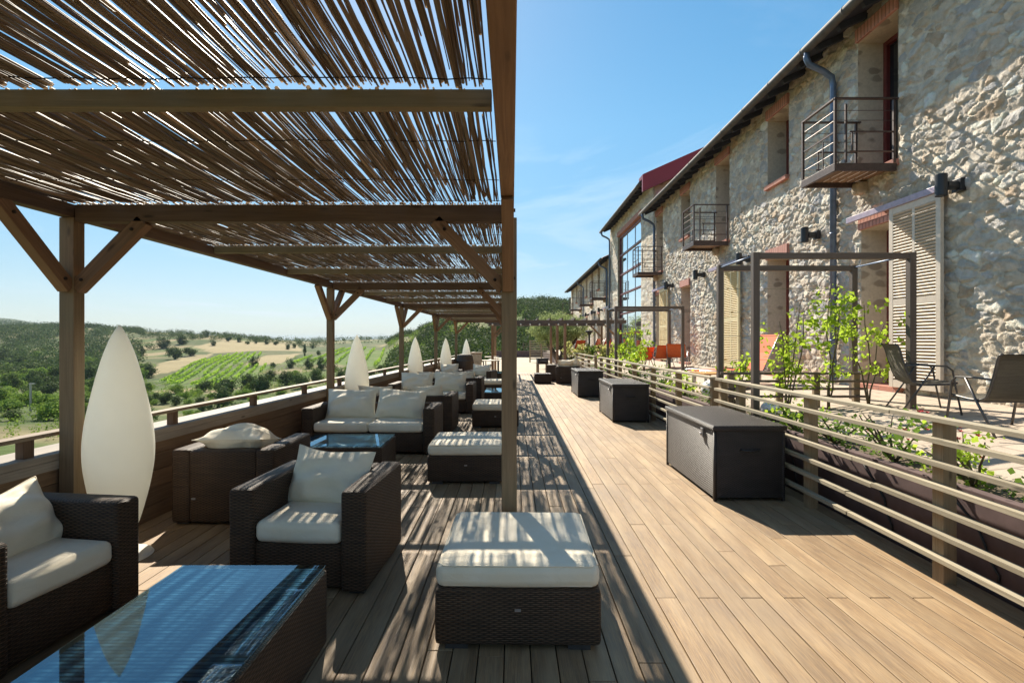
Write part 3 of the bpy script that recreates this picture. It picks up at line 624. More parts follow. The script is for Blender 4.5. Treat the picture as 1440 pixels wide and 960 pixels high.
# ------------------------------------------------------------------ trellis frames
def trellis(x0, x1, y0, y1, top, label):
    o = empty('trellis_frame', (0,0,0), 0, label, 'trellis', 'timber trellis frames on the patio'); s = .075
    for x in (x0, x1):
        for y in (y0, y1):
            b = patz(x)-.03; mb = MB(); mb.box((x, y, (b+top)/2), (s, s, top-b), grain=2); mb.build('post', M['frame'], o, bevel=.003)
    for y in (y0, y1): mb = MB(); mb.box(((x0+x1)/2, y, top-.04), (x1-x0-s-.002, s*.9, .07), grain=0); mb.build('top_rail', M['frame'], o, bevel=.003)
    for x in (x0, x1): mb = MB(); mb.tube([(x, y0+s/2, top-.03), (x, y1-s/2, top-.03)], .011, 8); mb.build('tie_rod', M['zinc'], o, smooth=True)
    for z in np.linspace(1.25, top-.32, 4):
        mb = MB(); mb.tube([(x0+s/2, y1, z), (x1-s/2, y1, z)], .003, 5); mb.build('wire', M['slat'], o)
    return o
trellis(2.865, 4.70, 6.03, 7.05, 2.545, 'brown timber trellis frame nearest the big louvred shutter')
trellis(2.865, 4.70, 14.1, 15.3, 2.47, 'brown timber trellis frame far along, by the glazed facade')

# ------------------------------------------------------------------ stone buildings
WX = 5.5
def stone_mesh(name, y0, y1, z0, z1, ops, seed, parent, dy, dz, amp=.028, cell=(.185, .108)):
    """rubble masonry wall in the plane x = WX, really displaced stone by stone; ops = openings (ya, yb, za, zb)"""
    rg = np.random.default_rng(seed)
    yc = [y0]
    while yc[-1] < y1: yc.append(yc[-1]+max(dy, dy*yc[-1]/7))
    ye = np.array(yc); ye = ye*1.0; ye[-1] = y1
    ze = np.linspace(z0, z1, int((z1-z0)/dz)+1)
    for (a, b, c, d) in ops:
        for t in (a, b): ye[np.argmin(abs(ye-t))] = t
        for t in (c, d): ze[np.argmin(abs(ze-t))] = t
    Y, Z = np.meshgrid(ye, ze, indexing='ij'); sh = Y.shape; y, z = Y.ravel(), Z.ravel()
    wy = y + .07*(fbm(y/.35, z/.35, seed)-.5)*2; wz = z + .06*(fbm(y/.4+9, z/.6, seed+3)-.5)*2
    cy, cz = cell; gi, gj = np.floor(wy/cy), np.floor(wz/cz)
    d1 = np.full(y.shape, 9.); d2 = np.full(y.shape, 9.); i1 = np.zeros(y.shape); j1 = np.zeros(y.shape); oy = np.zeros(y.shape); oz = np.zeros(y.shape)
    for di in (-2,-1,0,1,2):
        for dj in (-2,-1,0,1,2):
            a, b = gi+di, gj+dj; sy = (a+.5+(_h(a,b,seed)-.5)*1.15)*cy; sz = (b+.5+(_h(a,b,seed+1)-.5)*1.1)*cz
            wgt = (_h(a,b,seed+2)**2)*1.25; rot = (_h(a,b,seed+5)-.5)*.7
            ey, ez = wy-sy, wz-sz; ey2 = ey*np.cos(rot)+ez*np.sin(rot); ez2 = -ey*np.sin(rot)+ez*np.cos(rot)
            q = (np.abs(ey2/cy)**2.6 + np.abs(ez2/cz)**2.6)**(1/2.6) - wgt*.55
            c = q < d1; d2 = np.where(c, d1, np.minimum(d2, q)); i1 = np.where(c, a, i1); j1 = np.where(c, b, j1); oy = np.where(c, ey/cy, oy); oz = np.where(c, ez/cz, oz); d1 = np.where(c, q, d1)
    e = d2-d1 + .16*(fbm(y/.05, z/.05, seed+8, 4)-.5)
    stone = sstep(.07, .13, e); h1, h2, h3, h4 = (_h(i1, j1, seed+s) for s in (21, 22, 23, 24))
    H = stone*(.30+.5*h1 + (h2-.5)*1.6*oy + (h3-.5)*1.5*oz + .10*sstep(.15, .6, e)) + (fbm(y/.07, z/.05, seed+30, 5)-.5)*(.55*stone+.35) + (fbm(y/.9, z/.9, seed+40, 2)-.5)*.6
    # broken faces: a finer cell pattern of small tilted planes
    cy2, cz2 = .085, .060; g1, g2 = np.floor(wy/cy2), np.floor(wz/cz2); b1 = np.full(y.shape, 9.); k1 = np.zeros(y.shape); k2 = np.zeros(y.shape); py = np.zeros(y.shape); pz_ = np.zeros(y.shape)
    for di in (-1,0,1):
        for dj in (-1,0,1):
            a, b = g1+di, g2+dj; ey, ez = wy-(a+_h(a,b,seed+91))*cy2, wz-(b+_h(a,b,seed+92))*cz2; q = (ey/cy2)**2+(ez/cz2)**2; c = q < b1
            b1 = np.where(c, q, b1); k1 = np.where(c, a, k1); k2 = np.where(c, b, k2); py = np.where(c, ey/cy2, py); pz_ = np.where(c, ez/cz2, pz_)
    H = H + stone*((_h(k1,k2,seed+93)-.5)*.42 + (_h(k1,k2,seed+94)-.5)*.55*py + (_h(k1,k2,seed+95)-.5)*.45*pz_)
    out = amp*H
    edge = np.minimum.reduce([np.maximum(np.maximum(a-y, y-b), np.maximum(c-z, z-d)) for (a,b,c,d) in ops]) if ops else np.full(y.shape, 9.)
    out = out*np.clip(edge/.03, .25, 1)
    pal = np.array([[.64,.55,.42],[.74,.67,.55],[.52,.46,.38],[.55,.44,.31],[.46,.43,.39],[.80,.74,.63],[.52,.38,.25],[.42,.425,.44],[.70,.61,.48],[.62,.53,.42],[.47,.45,.43],[.66,.60,.52]])
    C = pal[np.minimum((h4*len(pal)).astype(int), len(pal)-1)]*(.82+.32*h1)[:, None]
    C = C*(.78+.56*fbm(y/.10, z/.07, seed+50, 5))[:, None]
    mort = np.array([.66,.585,.475])*(.85+.3*fbm(y/.2, z/.2, seed+60, 3))[:, None]
    s_ = stone[:, None]; lum = C.mean(1, keepdims=True); C = (C*.76 + lum*.24*np.array([1.03, 1.0, .95]))*.88 + .12*np.array([.62,.55,.455]); C = np.minimum((mort*(1-s_)+C*s_)*np.array([1.16,1.14,1.12]), .88)
    V = np.stack([WX-out, y, z], 1); ny, nz = sh
    I, J = np.meshgrid(np.arange(ny-1), np.arange(nz-1), indexing='ij'); ycn = (ye[:-1]+ye[1:])/2; zcn = (ze[:-1]+ze[1:])/2
    keep = np.ones(I.shape, bool)
    for (a,b,c,d) in ops: keep &= ~((ycn[:, None] > a) & (ycn[:, None] < b) & (zcn[None] > c) & (zcn[None] < d))
    a = (I*nz+J)[keep]; Fq = np.stack([a, a+1, a+nz+1, a+nz], 1)
    return npmesh(name, V, Fq, M['stone'], parent, True, colr=C)

def opening(b, ya, yb, za, zb, door, sill=True, lintel_h=.2):
    D = .50
    mb = MB(); x0, x1 = WX-.012, WX+D
    mb.add([(x0,yb,za),(x1,yb,za),(x1,yb,zb),(x0,yb,zb)], [(0,1,2,3)], [[(0,0),(D,0),(D,1),(0,1)]])
    mb.add([(x0,ya,za),(x1,ya,za),(x1,ya,zb),(x0,ya,zb)], [(3,2,1,0)], [[(0,0),(D,0),(D,1),(0,1)]])
    mb.add([(x0,ya,zb),(x1,ya,zb),(x1,yb,zb),(x0,yb,zb)], [(3,2,1,0)], [[(0,0)]*4])
    mb.add([(x0,ya,za),(x1,ya,za),(x1,yb,za),(x0,yb,za)], [(0,1,2,3)], [[(0,0)]*4])
    mb.build('reveal', M['plaster'], b)
    mb = MB(); t = .07; xf = WX+D-.07; cy, cz = (ya+yb)/2, (za+zb)/2
    for yy in (ya+t/2+.001, yb-t/2-.001): mb.box((xf, yy, cz), (.09, t, zb-za-.004), grain=2)
    for zz in (za+t/2+.003, zb-t/2-.003): mb.box((xf, cy, zz), (.086, yb-ya-2*t-.004, t))
    mb.box((xf, cy, (za+zb)/2), (.05, .05, zb-za-2*t-.01))
    fr = mb.build('door' if door else 'window', M['redframe'], b, bevel=.003)
    mb = MB(); mb.box((xf+.02, cy, cz), (.012, yb-ya-.1, zb-za-.1)); mb.build('pane', M['pane'], fr)
    mb = MB(); mb.box((WX+.085, cy, zb+lintel_h/2+.001), (.29, yb-ya+.02, lintel_h), grain=2); mb.build('lintel', M['lintel'], b, bevel=.004)
    if sill: mb = MB(); mb.box((WX+.16, cy, za-.035 if not door else za+.03), (.50, yb-ya+.03, .085)); mb.build('sill', M['sill'], b, bevel=.004)

def shutter(b, ya, yb, za, zb, mt='shutter'):
    x = WX-.105; mb = MB(); st = .075; t = .045
    mb.box((x, ya+st/2, (za+zb)/2), (t, st, zb-za), grain=2); mb.box((x, yb-st/2, (za+zb)/2), (t, st, zb-za), grain=2)
    zm = za+(zb-za)*.47; ym = (ya+yb)/2
    for z, hh in ((za+.05, .10), (zm, .085), (zb-.045, .09)): mb.box((x, ym, z), (t-.004, yb-ya-2*st, hh))
    for (z0, z1) in ((za+.1, zm-.043), (zm+.043, zb-.09)): mb.box((x, ym, (z0+z1)/2), (t-.006, .045, z1-z0), grain=2)
    s = mb.build('shutter', M[mt], b, bevel=.003)
    mb = MB(); rot = Matrix.Rotation(R(38), 3, 'Y')
    for (z0, z1) in ((za+.1, zm-.043), (zm+.043, zb-.09)):
        n = int((z1-z0)/.042)
        for k in range(n):
            for (a, c) in ((ya+st, ym-.0225), (ym+.0225, yb-st)): mb.box((x, (a+c)/2, z0+(k+.5)*(z1-z0)/n), (.05, c-a, .009), rot)
    mb.build('louvre', M[mt], s)
    mb = MB(); mb.box((WX-.125, (ya+yb)/2+.43, zb+.045), (.05, (yb-ya)+.95, .085)); mb.build('shutter_track', M['track'], b, bevel=.004)

def balcony(b, ya, yb, z, detail=True):
    o = MB(); X0 = 4.575; h = .93
    o.box((X0+.02, (ya+yb)/2, z-.045), (.04, yb-ya, .11)); o.box(((X0+WX)/2, ya+.02, z-.045), (WX-X0-.084, .04, .108)); o.box(((X0+WX)/2, yb-.02, z-.045), (WX-X0-.084, .04, .108))
    fl = o.build('balcony', M['steel'], b, bevel=.003)
    m2 = MB(); n = 7
    for k in range(n): m2.box((X0+.05+(WX-X0-.06)*(k+.5)/n, (ya+yb)/2, z-.012), ((WX-X0-.06)/n-.014, yb-ya-.09, .03))
    m2.build('floor_board', M['clad'], fl)
    m3 = MB(); s = .032
    for yy in (ya+.018, yb-.018):
        m3.box((X0+.018, yy, z+h/2), (s, s, h-.03), grain=2); m3.box((WX-.07, yy, z+h/2), (s, s, h-.03), grain=2)
        m3.box(((X0+WX)/2, yy, z+h), (WX-X0, .045, .02))
    m3.box((X0+.018, (ya+yb)/2, z+h+.001), (.045, yb-ya-.05, .02))
    if detail:
        m3.box((X0+.17, ya+.018, z+h/2-.03), (s*.8, s*.8, h-.1), grain=2)
        for yy in (ya+.018, yb-.018):
            for zz in (.18, .46): m3.box(((X0+WX)/2+.07, yy, z+zz), (WX-X0-.30, .018, .018), grain=0)
            for zz in (.62, .76): m3.tube([(X0, yy, z+zz), (WX-.06, yy, z+zz)], .005, 5)
            m3.box((X0+.26, yy, z+.32), (.016, .016, .28))
        for zz in (.16, .32, .62, .76): m3.tube([(X0+.018, ya, z+zz), (X0+.018, yb, z+zz)], .006, 5)
        m3.box((X0+.018, (ya+yb)/2, z+.46), (.016, yb-ya-.05, .022))
        m3.box((X0+.018, ya+.3, z+.22), (.014, .014, .40))
    m3.build('railing', M['steel'], fl)
    m4 = MB(); m4.rbox((WX-.06, yb-.10, z-.13), (.18, .2, .2), .05); m4.build('corbel', M['conc'], b)

def building(name, label, y0, y1, eave_z, upper, lower, seed, dy, dz, slope=24, pipes=(), extra_ops=(), near=True, shut=True):
    b = empty(name, (0,0,0), 0, label, 'building')
    top = eave_z+.26; ops = []
    for (yc, door) in upper: ops.append((yc-.42, yc+.42, (4.02 if door else 4.80), 6.22))
    for yc in lower: ops.append((yc-.425, yc+.425, .78, 3.24))
    ops += list(extra_ops)
    # openings get the exact lattice lines; lintels sit in their own slot
    cut = [(a, bb, c, d+.2) for (a,bb,c,d) in ops]
    stone_mesh('wall', y0, y1, .35, top, cut, seed, b, dy, dz)
    for (a, bb, c, d) in ops[:len(upper)+len(lower)]:
        opening(b, a, bb, c, d, c in (.78, 4.02))
    for (yc, door) in upper:
        if door: balcony(b, yc-.44, yc+.40, 4.02, near or yc < 36)
    if shut:
        for k, yc in enumerate(lower):
            if k % 2 == 0: shutter(b, yc-1.18, yc-.30, .86, 3.40)
    # body behind the wall, ends
    mb = MB(); mb.box((8.6, y0+.06, (top+.3)/2), (6.2, .1, top-.3)); mb.box((8.6, y1-.06, (top+.3)/2), (6.2, .1, top-.3)); mb.box((8.8, (y0+y1)/2, .5), (5.5, y1-y0-.3, .1)); mb.build('end_wall', M['plaster'], b)
    # roof: corrugated tile sheet, boarded soffit, rafters, gutter
    sl_ = math.tan(R(slope)); xe = 5.03; L = 6.6
    ny = int((y1-y0)/.055); yy = np.linspace(y0-.05, y1+.05, ny); xx = np.array([xe, xe+.02, xe+.02, xe+L]); 
    zz = np.stack([np.full(ny, eave_z+.03), np.full(ny, eave_z+.03), eave_z+.055+.05*np.abs(np.sin(yy/.22*math.pi)), eave_z+.055+L*sl_+.05*np.abs(np.sin(yy/.22*math.pi))], 1)
    V = np.stack([np.repeat(xx[None], ny, 0), np.repeat(yy[:, None], 4, 1), zz], -1).reshape(-1, 3)
    a = (np.arange(ny-1)[:, None]*4+np.arange(3)[None]).ravel(); npmesh('roof', V, np.stack([a, a+1, a+5, a+4], 1), M['tile'], b, False)
    mb = MB(); rot = Matrix.Rotation(-R(slope), 3, 'Y')
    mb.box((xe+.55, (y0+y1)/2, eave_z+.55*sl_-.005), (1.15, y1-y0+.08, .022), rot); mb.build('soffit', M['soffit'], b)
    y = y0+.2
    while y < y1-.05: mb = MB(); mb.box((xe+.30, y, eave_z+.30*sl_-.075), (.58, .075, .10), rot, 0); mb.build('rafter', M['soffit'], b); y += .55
    mb = MB(); path = [(xe-.065, y0-.1+(y1-y0+.2)*k/12, eave_z-.005) for k in range(13)]; mb.tube(path, .075, 14)
    gt = mb.build('gutter', M['gutter'], b, smooth=True); mb = MB(); y = y0+.4
    while y < y1: mb.tube([(xe-.065, y, eave_z-.005), (xe-.065, y+.025, eave_z-.005)], .080, 14); y += 1.1
    mb.build('gutter_bracket', M['gutter'], gt, smooth=True)
    for py in pipes:
        mb = MB(); mb.tube([(xe-.065, py, eave_z-.04), (xe-.065, py, eave_z-.16), (xe-.02, py, eave_z-.26), (xe+.2, py, eave_z-.36), (WX-.11, py, eave_z-.47), (WX-.085, py, eave_z-.62), (WX-.085, py, .8)], .05, 12)
        pp = mb.build('downpipe', M['zinc'], b, smooth=True); mb = MB()
        for z in (1.5, 3.3, 5.2): mb.tube([(WX-.085, py, z), (WX-.085, py, z+.03)], .057, 12)
        mb.build('pipe_clip', M['zinc'], pp, smooth=True)
    return b
UP = [(2.0, 1), (4.85, 0), (7.7, 1), (10.57, 0), (13.35, 1), (16.2, 0), (19.05, 1)]
LOW = [2.0, 4.85, 7.62, 10.57, 13.2, 16.2, 19.05]
b1 = building('stone_building', 'nearest rubble stone building with iron balconies, zinc gutter and louvred shutters', .6, 19.75, 6.42, UP, [2.0+.0]+LOW[2:], 31, .0135, .0145, pipes=(8.63, 19.5), shut=False)
shutter(b1, 6.42, 7.30, .86, 3.38); shutter(b1, 12.15, 13.05, .86, 3.38, 'shutter_sunlit'); shutter(b1, 17.75, 18.7, .86, 3.38, 'shutter_sunlit')
b2 = building('stone_building', 'taller stone building with crimson roof edge and a big glazed bay', 19.80, 28.65, 7.62, [], [], 77, .05, .045, pipes=(28.4,), extra_ops=[(21.8, 26.6, .8, 6.9)], shut=False)
mb = MB(); mb.box((WX+.085, 24.2, 7.01), (.27, 4.84, .215), grain=2); mb.build('lintel', M['lintel'], b2)
mb = MB()
for z in (.86, 1.9, 2.9, 3.9, 4.9, 5.9, 6.82): mb.box((WX+.13, 24.2, z), (.10, 4.78, .075))
for y in (21.84, 26.56): mb.box((WX+.13, y, 3.85), (.098, .07, 6.0))
gw = mb.build('glazed_bay', M['redframe'], b2)
mb = MB(); mb.box((WX+.15, 24.2, 3.85), (.02, 4.7, 5.95)); mb.build('pane', M['sky_glass'], gw)
mb = MB()
for y in (23.4, 25.0): mb.box((WX+.132, y, 3.85), (.03, .010, 5.9))
mb.build('glazing_bar', M['alu'], gw)
# crimson gable edge and mauve gable wall of the taller building
s24 = math.tan(R(24)); mb = MB()
P = [(4.93, 7.16), (11.6, 7.16+6.67*s24), (11.6, 7.80+6.67*s24), (4.93, 7.80)]
for ya, yb in ((19.30, 19.44),):
    V = [(x, ya, z) for x, z in P]+[(x, yb, z) for x, z in P]; mb.add(V, [(0,1,2,3),(7,6,5,4),(0,4,5,1),(1,5,6,2),(2,6,7,3),(3,7,4,0)], [[(0,0)]*4]*6)
P2 = [(4.93, 7.66), (11.6, 7.66+6.67*s24), (11.6, 7.80+6.67*s24), (4.93, 7.80)]
V = [(x, 19.445, z+.002) for x, z in P2]+[(x, 19.9, z+.002) for x, z in P2]; mb.add(V, [(0,1,2,3),(7,6,5,4),(0,4,5,1),(1,5,6,2),(2,6,7,3),(3,7,4,0)], [[(0,0)]*4]*6)
mb.build('roof_edge', M['red'], b2)
mb = MB(); mb.add([(5.56,19.78,5.5),(11.6,19.78,5.5),(11.6,19.78,7.3+6.0*s24),(5.56,19.78,7.3)], [(0,1,2,3)], [[(0,0)]*4]); mb.build('gable_wall', M['pinkwall'], b2)
b3 = building('stone_building', 'farthest low stone building with small balconies beyond the glazed one', 28.7, 47.7, 6.10, [(29.8, 1), (32.4, 0), (35.0, 1), (37.7, 0), (40.6, 1), (43.4, 0), (46.3, 1)], [29.8, 32.4, 35.0, 37.7, 40.6, 43.4, 46.3], 55, .07, .05, pipes=(29.3, 38.9), near=False)
# wall lamps
def wall_lamp(y, label):
    o = empty('wall_lamp', (WX, y, 3.40), 0, label, 'wall lamp', 'cylinder lamps along the stone facade')
    mb = MB(); mb.lathe([(.045,-.135),(.064,-.13),(.064,.13),(.058,.136),(.02,.137)], 20, (-.27, 0, 0)); mb.build('lamp_shade', M['lampmetal'], o, smooth=False, bevel=.004)
    mb = MB(); mb.tube([(-.22,0,0),(-.05,0,0)], .056, 14); mb.box((-.055, 0, 0), (.07, .13, .15)); mb.build('arm', M['lampmetal'], o, bevel=.004)
wall_lamp(6.24, 'dark cylinder wall lamp above the big louvred shutter'); wall_lamp(9.15, 'dark cylinder wall lamp right of the middle balcony, beside the downpipe')
wall_lamp(11.8, 'dark cylinder wall lamp above the second louvred shutter'); wall_lamp(14.6, 'dark cylinder wall lamp below the middle balcony between two doors'); wall_lamp(17.4, 'dark cylinder wall lamp above the third, farthest shutter of the nearest building')
for k, y in enumerate((30.9, 33.6, 36.4, 39.2)): wall_lamp(y, ['first dark wall lamp on the farthest stone building, next to the glazed one', 'second dark wall lamp along the farthest stone building', 'third dark wall lamp along the farthest stone building', 'last small dark wall lamp far along the farthest stone building'][k])
# ------------------------------------------------------------------ lounge furniture
W1 = M['wicker']; used = {}
def seat_unit(name, label, cat, group, w, d, n, h=.62, aw=.155):
    """wicker armchair (n = 1) or sofa (n = 2); front faces -Y"""
    o = empty(name, (0,0,0), 0, label, cat, group)
    for s in (-1, 1):
        mb = MB(); mb.rbox((s*(w-aw)/2, 0, .02+(h-.02)/2), (aw, d, h-.02), .028, 2, grain=2); mb.build('arm', W1, o, True)
    mb = MB(); mb.rbox((0, d/2-.075, .02+(h-.03)/2), (w-2*aw+.02, .15, h-.03), .028, 2); mb.build('backrest', W1, o, True)
    mb = MB(); mb.rbox((0, -.075+.02, .035+.13), (w-2*aw+.02, d-.17, .26), .02, 2); mb.build('seat_base', W1, o, True)
    cw = (w-2*aw)/n
    for k in range(n):
        mb = MB(); mb.rbox((-(w-2*aw)/2+cw*(k+.5), -.085, .36), (cw-.008, d-.19, .125), .035, 5, .012, .002, seed=k+3); mb.build('seat_cushion', M['fabric'], o, True)
    for sx in (-1, 1):
        for sy in (-1, 1): mb = MB(); mb.box((sx*(w/2-.07), sy*(d/2-.07), .012), (.09, .05, .024)); mb.build('foot', M['darkalu'], o)
    mb = MB(); mb.box((w*.28, d/2+.001, .22), (.032, .004, .014)); mb.build('maker_plate', M['alu'], o)
    return o
def pillow_mesh(name, w, h, t, seed, n=34):
    rg = random.Random(seed); ph = [rg.random()*6.28 for _ in range(10)]; V = []; F = []
    def pt(u, v, s):
        e = max(0, (1-u**2))**.56 * max(0, (1-v**2))**.56*1.12; sag = .10*(1-v)*.5
        pin = 1-.055*(1-v*v)*abs(u)**3; pin2 = 1-(.15 if v > 0 else .05)*(1-u*u)**1.3*abs(v)**2
        wr = .11*math.sin(5*u+ph[0]+2.2*math.sin(3*v+ph[1])) + .09*math.sin(9*v+ph[2]+4*u*u) + .12*math.sin(13*u+ph[3]-5*v)*abs(u*v)
        wr += .16*math.exp(-((abs(u)-.8)**2+(abs(v)-.8)**2)*7)*math.sin(14*(u*(1 if v > 0 else -1))+ph[4])
        return (u*w/2*pin, s*t/2*e*(1+wr*(1.0)-.28*v)+ .008*math.sin(4*u+ph[5])*e, v*h/2*pin2 + h*.02*math.sin(3*u+ph[6])*(v > 0)*v)
    g_ = [-1+2*i/n for i in range(n+1)]; g_ = [math.sin(x*math.pi/2)*.35+x*.65 for x in g_]
    for s in (-1, 1):
        o = len(V)
        for u in g_:
            for v in g_: V.append(pt(u, v, s))
        for i in range(n):
            for j in range(n):
                a = o+i*(n+1)+j; q = (a, a+n+1, a+n+2, a+1); F.append(q if s < 0 else q[::-1])
    mb = MB(); mb.add(V, F, [[(V[i][0], V[i][2]) for i in f] for f in F])
    loop = [(-1+2*i/n, -1) for i in range(n)]+[(1, -1+2*i/n) for i in range(n)]+[(1-2*i/n, 1) for i in range(n)]+[(-1, 1-2*i/n) for i in range(n+1)]
    mb.tube([pt(u, v, 0) for u, v in loop], .0045, 5, cap=False)
    me = mb.mesh(name, M['fabric'], True); return me
PIL = [pillow_mesh('pillow', .56, .40, .21, 3), pillow_mesh('pillow', .58, .38, .22, 14), pillow_mesh('pillow', .70, .44, .24, 29)]
def pillow(k, loc, rz, lean, label, tilt=0.0, group='loose cream cushions on the wicker seats'):
    o = bpy.data.objects.new('back_pillow', PIL[k]); col.objects.link(o); o.location = loc
    o.rotation_euler = (Matrix.Rotation(rz, 3, 'Z') @ Matrix.Rotation(-lean, 3, 'X') @ Matrix.Rotation(tilt, 3, 'Y')).to_euler()
    return tag(o, label, 'cushion', group)
AG, SG, OG, TG = 'wicker armchairs under the pergola', 'two seat wicker sofas under the pergola', 'wicker ottomans with cream cushions', 'glass topped wicker coffee tables'
arm = seat_unit('wicker_armchair', '', 'armchair', AG, .84, .78, 1)
def chair(x, y, rz, label): return place(arm, used, (x, y, 0), R(rz), label)
chair(-1.255, 3.42, -3.5, 'dark wicker armchair facing the camera beside the big glass coffee table')
pillow(0, (-1.255, 3.53, .565), R(-5), R(24), 'big square cream cushion leaning in the armchair that faces the camera', R(5))
chair(-2.575, 2.58, 83, 'dark wicker armchair at the lower left, cut by the picture edge, facing the glass table')
pillow(1, (-2.62, 2.60, .545), R(84), R(26), 'cream cushion standing on end in the lower left armchair', R(-4))
chair(-2.36, 4.56, 180, 'dark wicker armchair turned away, its plain back beside the first white lamp')
pillow(0, (-2.36, 4.42, .655), R(184), R(80), 'flattened cream cushion peeping over the back of the turned away armchair', R(2))
chair(-2.27, 8.72, 181, 'turned away wicker armchair behind the left half of the first sofa'); pillow(0, (-2.25, 8.52, .60), R(180), R(30), 'cream cushion peeping over the chair back behind the left half of the first sofa')
chair(-1.38, 8.74, 178, 'turned away wicker armchair behind the right arm of the first sofa'); pillow(1, (-1.42, 8.54, .61), R(178), R(28), 'rumpled cream cushion over the chair back behind the right arm of the first sofa', R(4))
chair(-2.05, 12.75, 181, 'turned away wicker armchair behind the left half of the second sofa'); pillow(0, (-2.02, 12.55, .60), R(180), R(32), 'cream cushion over the chair back behind the left half of the second sofa')
chair(-1.14, 12.78, 178, 'turned away wicker armchair behind the right half of the second sofa'); pillow(1, (-1.18, 12.56, .61), R(177), R(26), 'cream cushion over the chair back behind the right half of the second sofa')
chair(-.95, 15.6, -12, 'small looking wicker armchair facing the camera far down the row'); pillow(1, (-.93, 15.72, .62), R(-12), R(22), 'upright cream cushion in the small looking armchair far down the row')
chair(-1.95, 15.9, 6, 'wicker armchair facing the camera at the far left by the parapet'); pillow(0, (-1.95, 16.0, .62), R(6), R(22), 'upright cream cushion in the far left armchair by the parapet')
chair(2.02, 18.45, 172, 'wicker armchair on the right beyond the far chest, piled with cushions'); pillow(0, (1.90, 18.25, .70), R(172), R(50), 'cream cushion heaped on the right hand armchair beyond the chests, left one'); pillow(1, (2.18, 18.30, .72), R(150), R(40), 'cream cushion heaped on the right hand armchair beyond the chests, right one', R(14))
chair(1.75, 19.7, 80, 'wicker armchair seen from the side beyond the cushion piled one')
sofa = seat_unit('wicker_sofa', '', 'sofa', SG, 1.77, .80, 2)
place(sofa, used, (-1.90, 7.15, 0), R(-1), 'nearest two seat wicker sofa facing the camera behind the small glass table'); used[sofa] = True
pillow(2, (-2.28, 7.28, .62), R(0), R(20), 'long creased cream cushion on the left half of the nearest sofa', R(-1)); pillow(2, (-1.57, 7.26, .62), R(-3), R(24), 'slumped creased cream cushion on the right half of the nearest sofa', R(3))
place(sofa, used, (-1.68, 10.98, 0), R(-1), 'second two seat wicker sofa facing the camera in front of the third white lamp')
pillow(2, (-2.06, 11.1, .62), R(0), R(20), 'long cream cushion on the left half of the second sofa'); pillow(2, (-1.34, 11.1, .63), R(-2), R(20), 'long cream cushion on the right half of the second sofa', R(2))
# ottomans
def ottoman():
    o = empty('wicker_ottoman', (0,0,0), 0, '', 'ottoman', OG)
    mb = MB(); mb.rbox((0,0,.162), (.81,.81,.275), .022, 2); mb.build('body', W1, o, True)
    mb = MB(); mb.rbox((0,0,.355), (.80,.80,.115), .038, 7, .010, .0022, seed=8)
    for z in (.405, .312):
        q = .39; mb.tube([(-q+.03,-q,z),(q-.03,-q,z),(q,-q+.03,z),(q,q-.03,z),(q-.03,q,z),(-q+.03,q,z),(-q,q-.03,z),(-q,-q+.03,z),(-q+.03,-q,z)], .0045, 5, cap=False)
    mb.build('seat_cushion', M['fabric'], o, True)
    for sx in (-1, 1):
        for sy in (-1, 1): mb = MB(); mb.box((sx*.30, sy*.36, .012), (.11, .05, .024)); mb.build('foot', M['darkalu'], o)
    mb = MB(); mb.box((0, -.407, .20), (.03, .004, .012)); mb.build('maker_plate', M['alu'], o)
    return o
ot = ottoman()
def ott(x, y, rz, label): return place(ot, used, (x, y, 0), R(rz), label)
ott(.035, 2.885, -1, 'nearest wicker ottoman with thick cream cushion in front of the pergola post')
ott(-.49, 5.78, .5, 'second wicker ottoman with cream cushion beside the small glass table')
ott(-.29, 9.28, 0, 'third wicker ottoman with cream cushion, beside the second sofa'); ott(-.42, 14.6, 0, 'farthest wicker ottoman with cream cushion, partly behind the pergola post')
# coffee tables
def table(w, d):
    o = empty('coffee_table', (0,0,0), 0, '', 'coffee table', TG); h = .365
    mb = MB(); t = .05
    mb.rbox((0,0,.012+h/2), (w, d, h), .016, 2); mb.build('body', W1, o, True)
    mb = MB(); mb.rbox((0,0,h+.0135), (w-.03, d-.03, .006), .002, 1, grain=1); mb.build('woven_top', M['woven'], o)
    mb = MB(); mb.rbox((0,0,h+.0265), (w-.012, d-.012, .008), .003, 1); mb.build('glass_top', M['glass'], o)
    for sx in (-1, 1):
        for sy in (-1, 1): mb = MB(); mb.box((sx*(w/2-.08), sy*(d/2-.06), .008), (.09, .05, .016)); mb.build('foot', M['darkalu'], o)
    return o
tb = table(.72, 1.42); tb['label'] = 'big glass topped wicker coffee table at the bottom left reflecting blue sky'; tb.location = (-1.275, 1.83, 0)
t2 = table(.97, .72); place(t2, used, (-1.87, 5.77, 0), R(1), 'small square glass topped wicker table in front of the nearest sofa')
place(t2, used, (-.25, 11.7, 0), R(90), 'glass topped wicker table just left of the pergola post, beyond the third ottoman'); place(t2, used, (-2.0, 9.6, 0), R(1), 'glass topped wicker table hidden between the turned away chairs and the second sofa')
place(t2, used, (-.6, 18.6, 0), R(90), 'farthest low glass topped wicker table by the bistro tables')
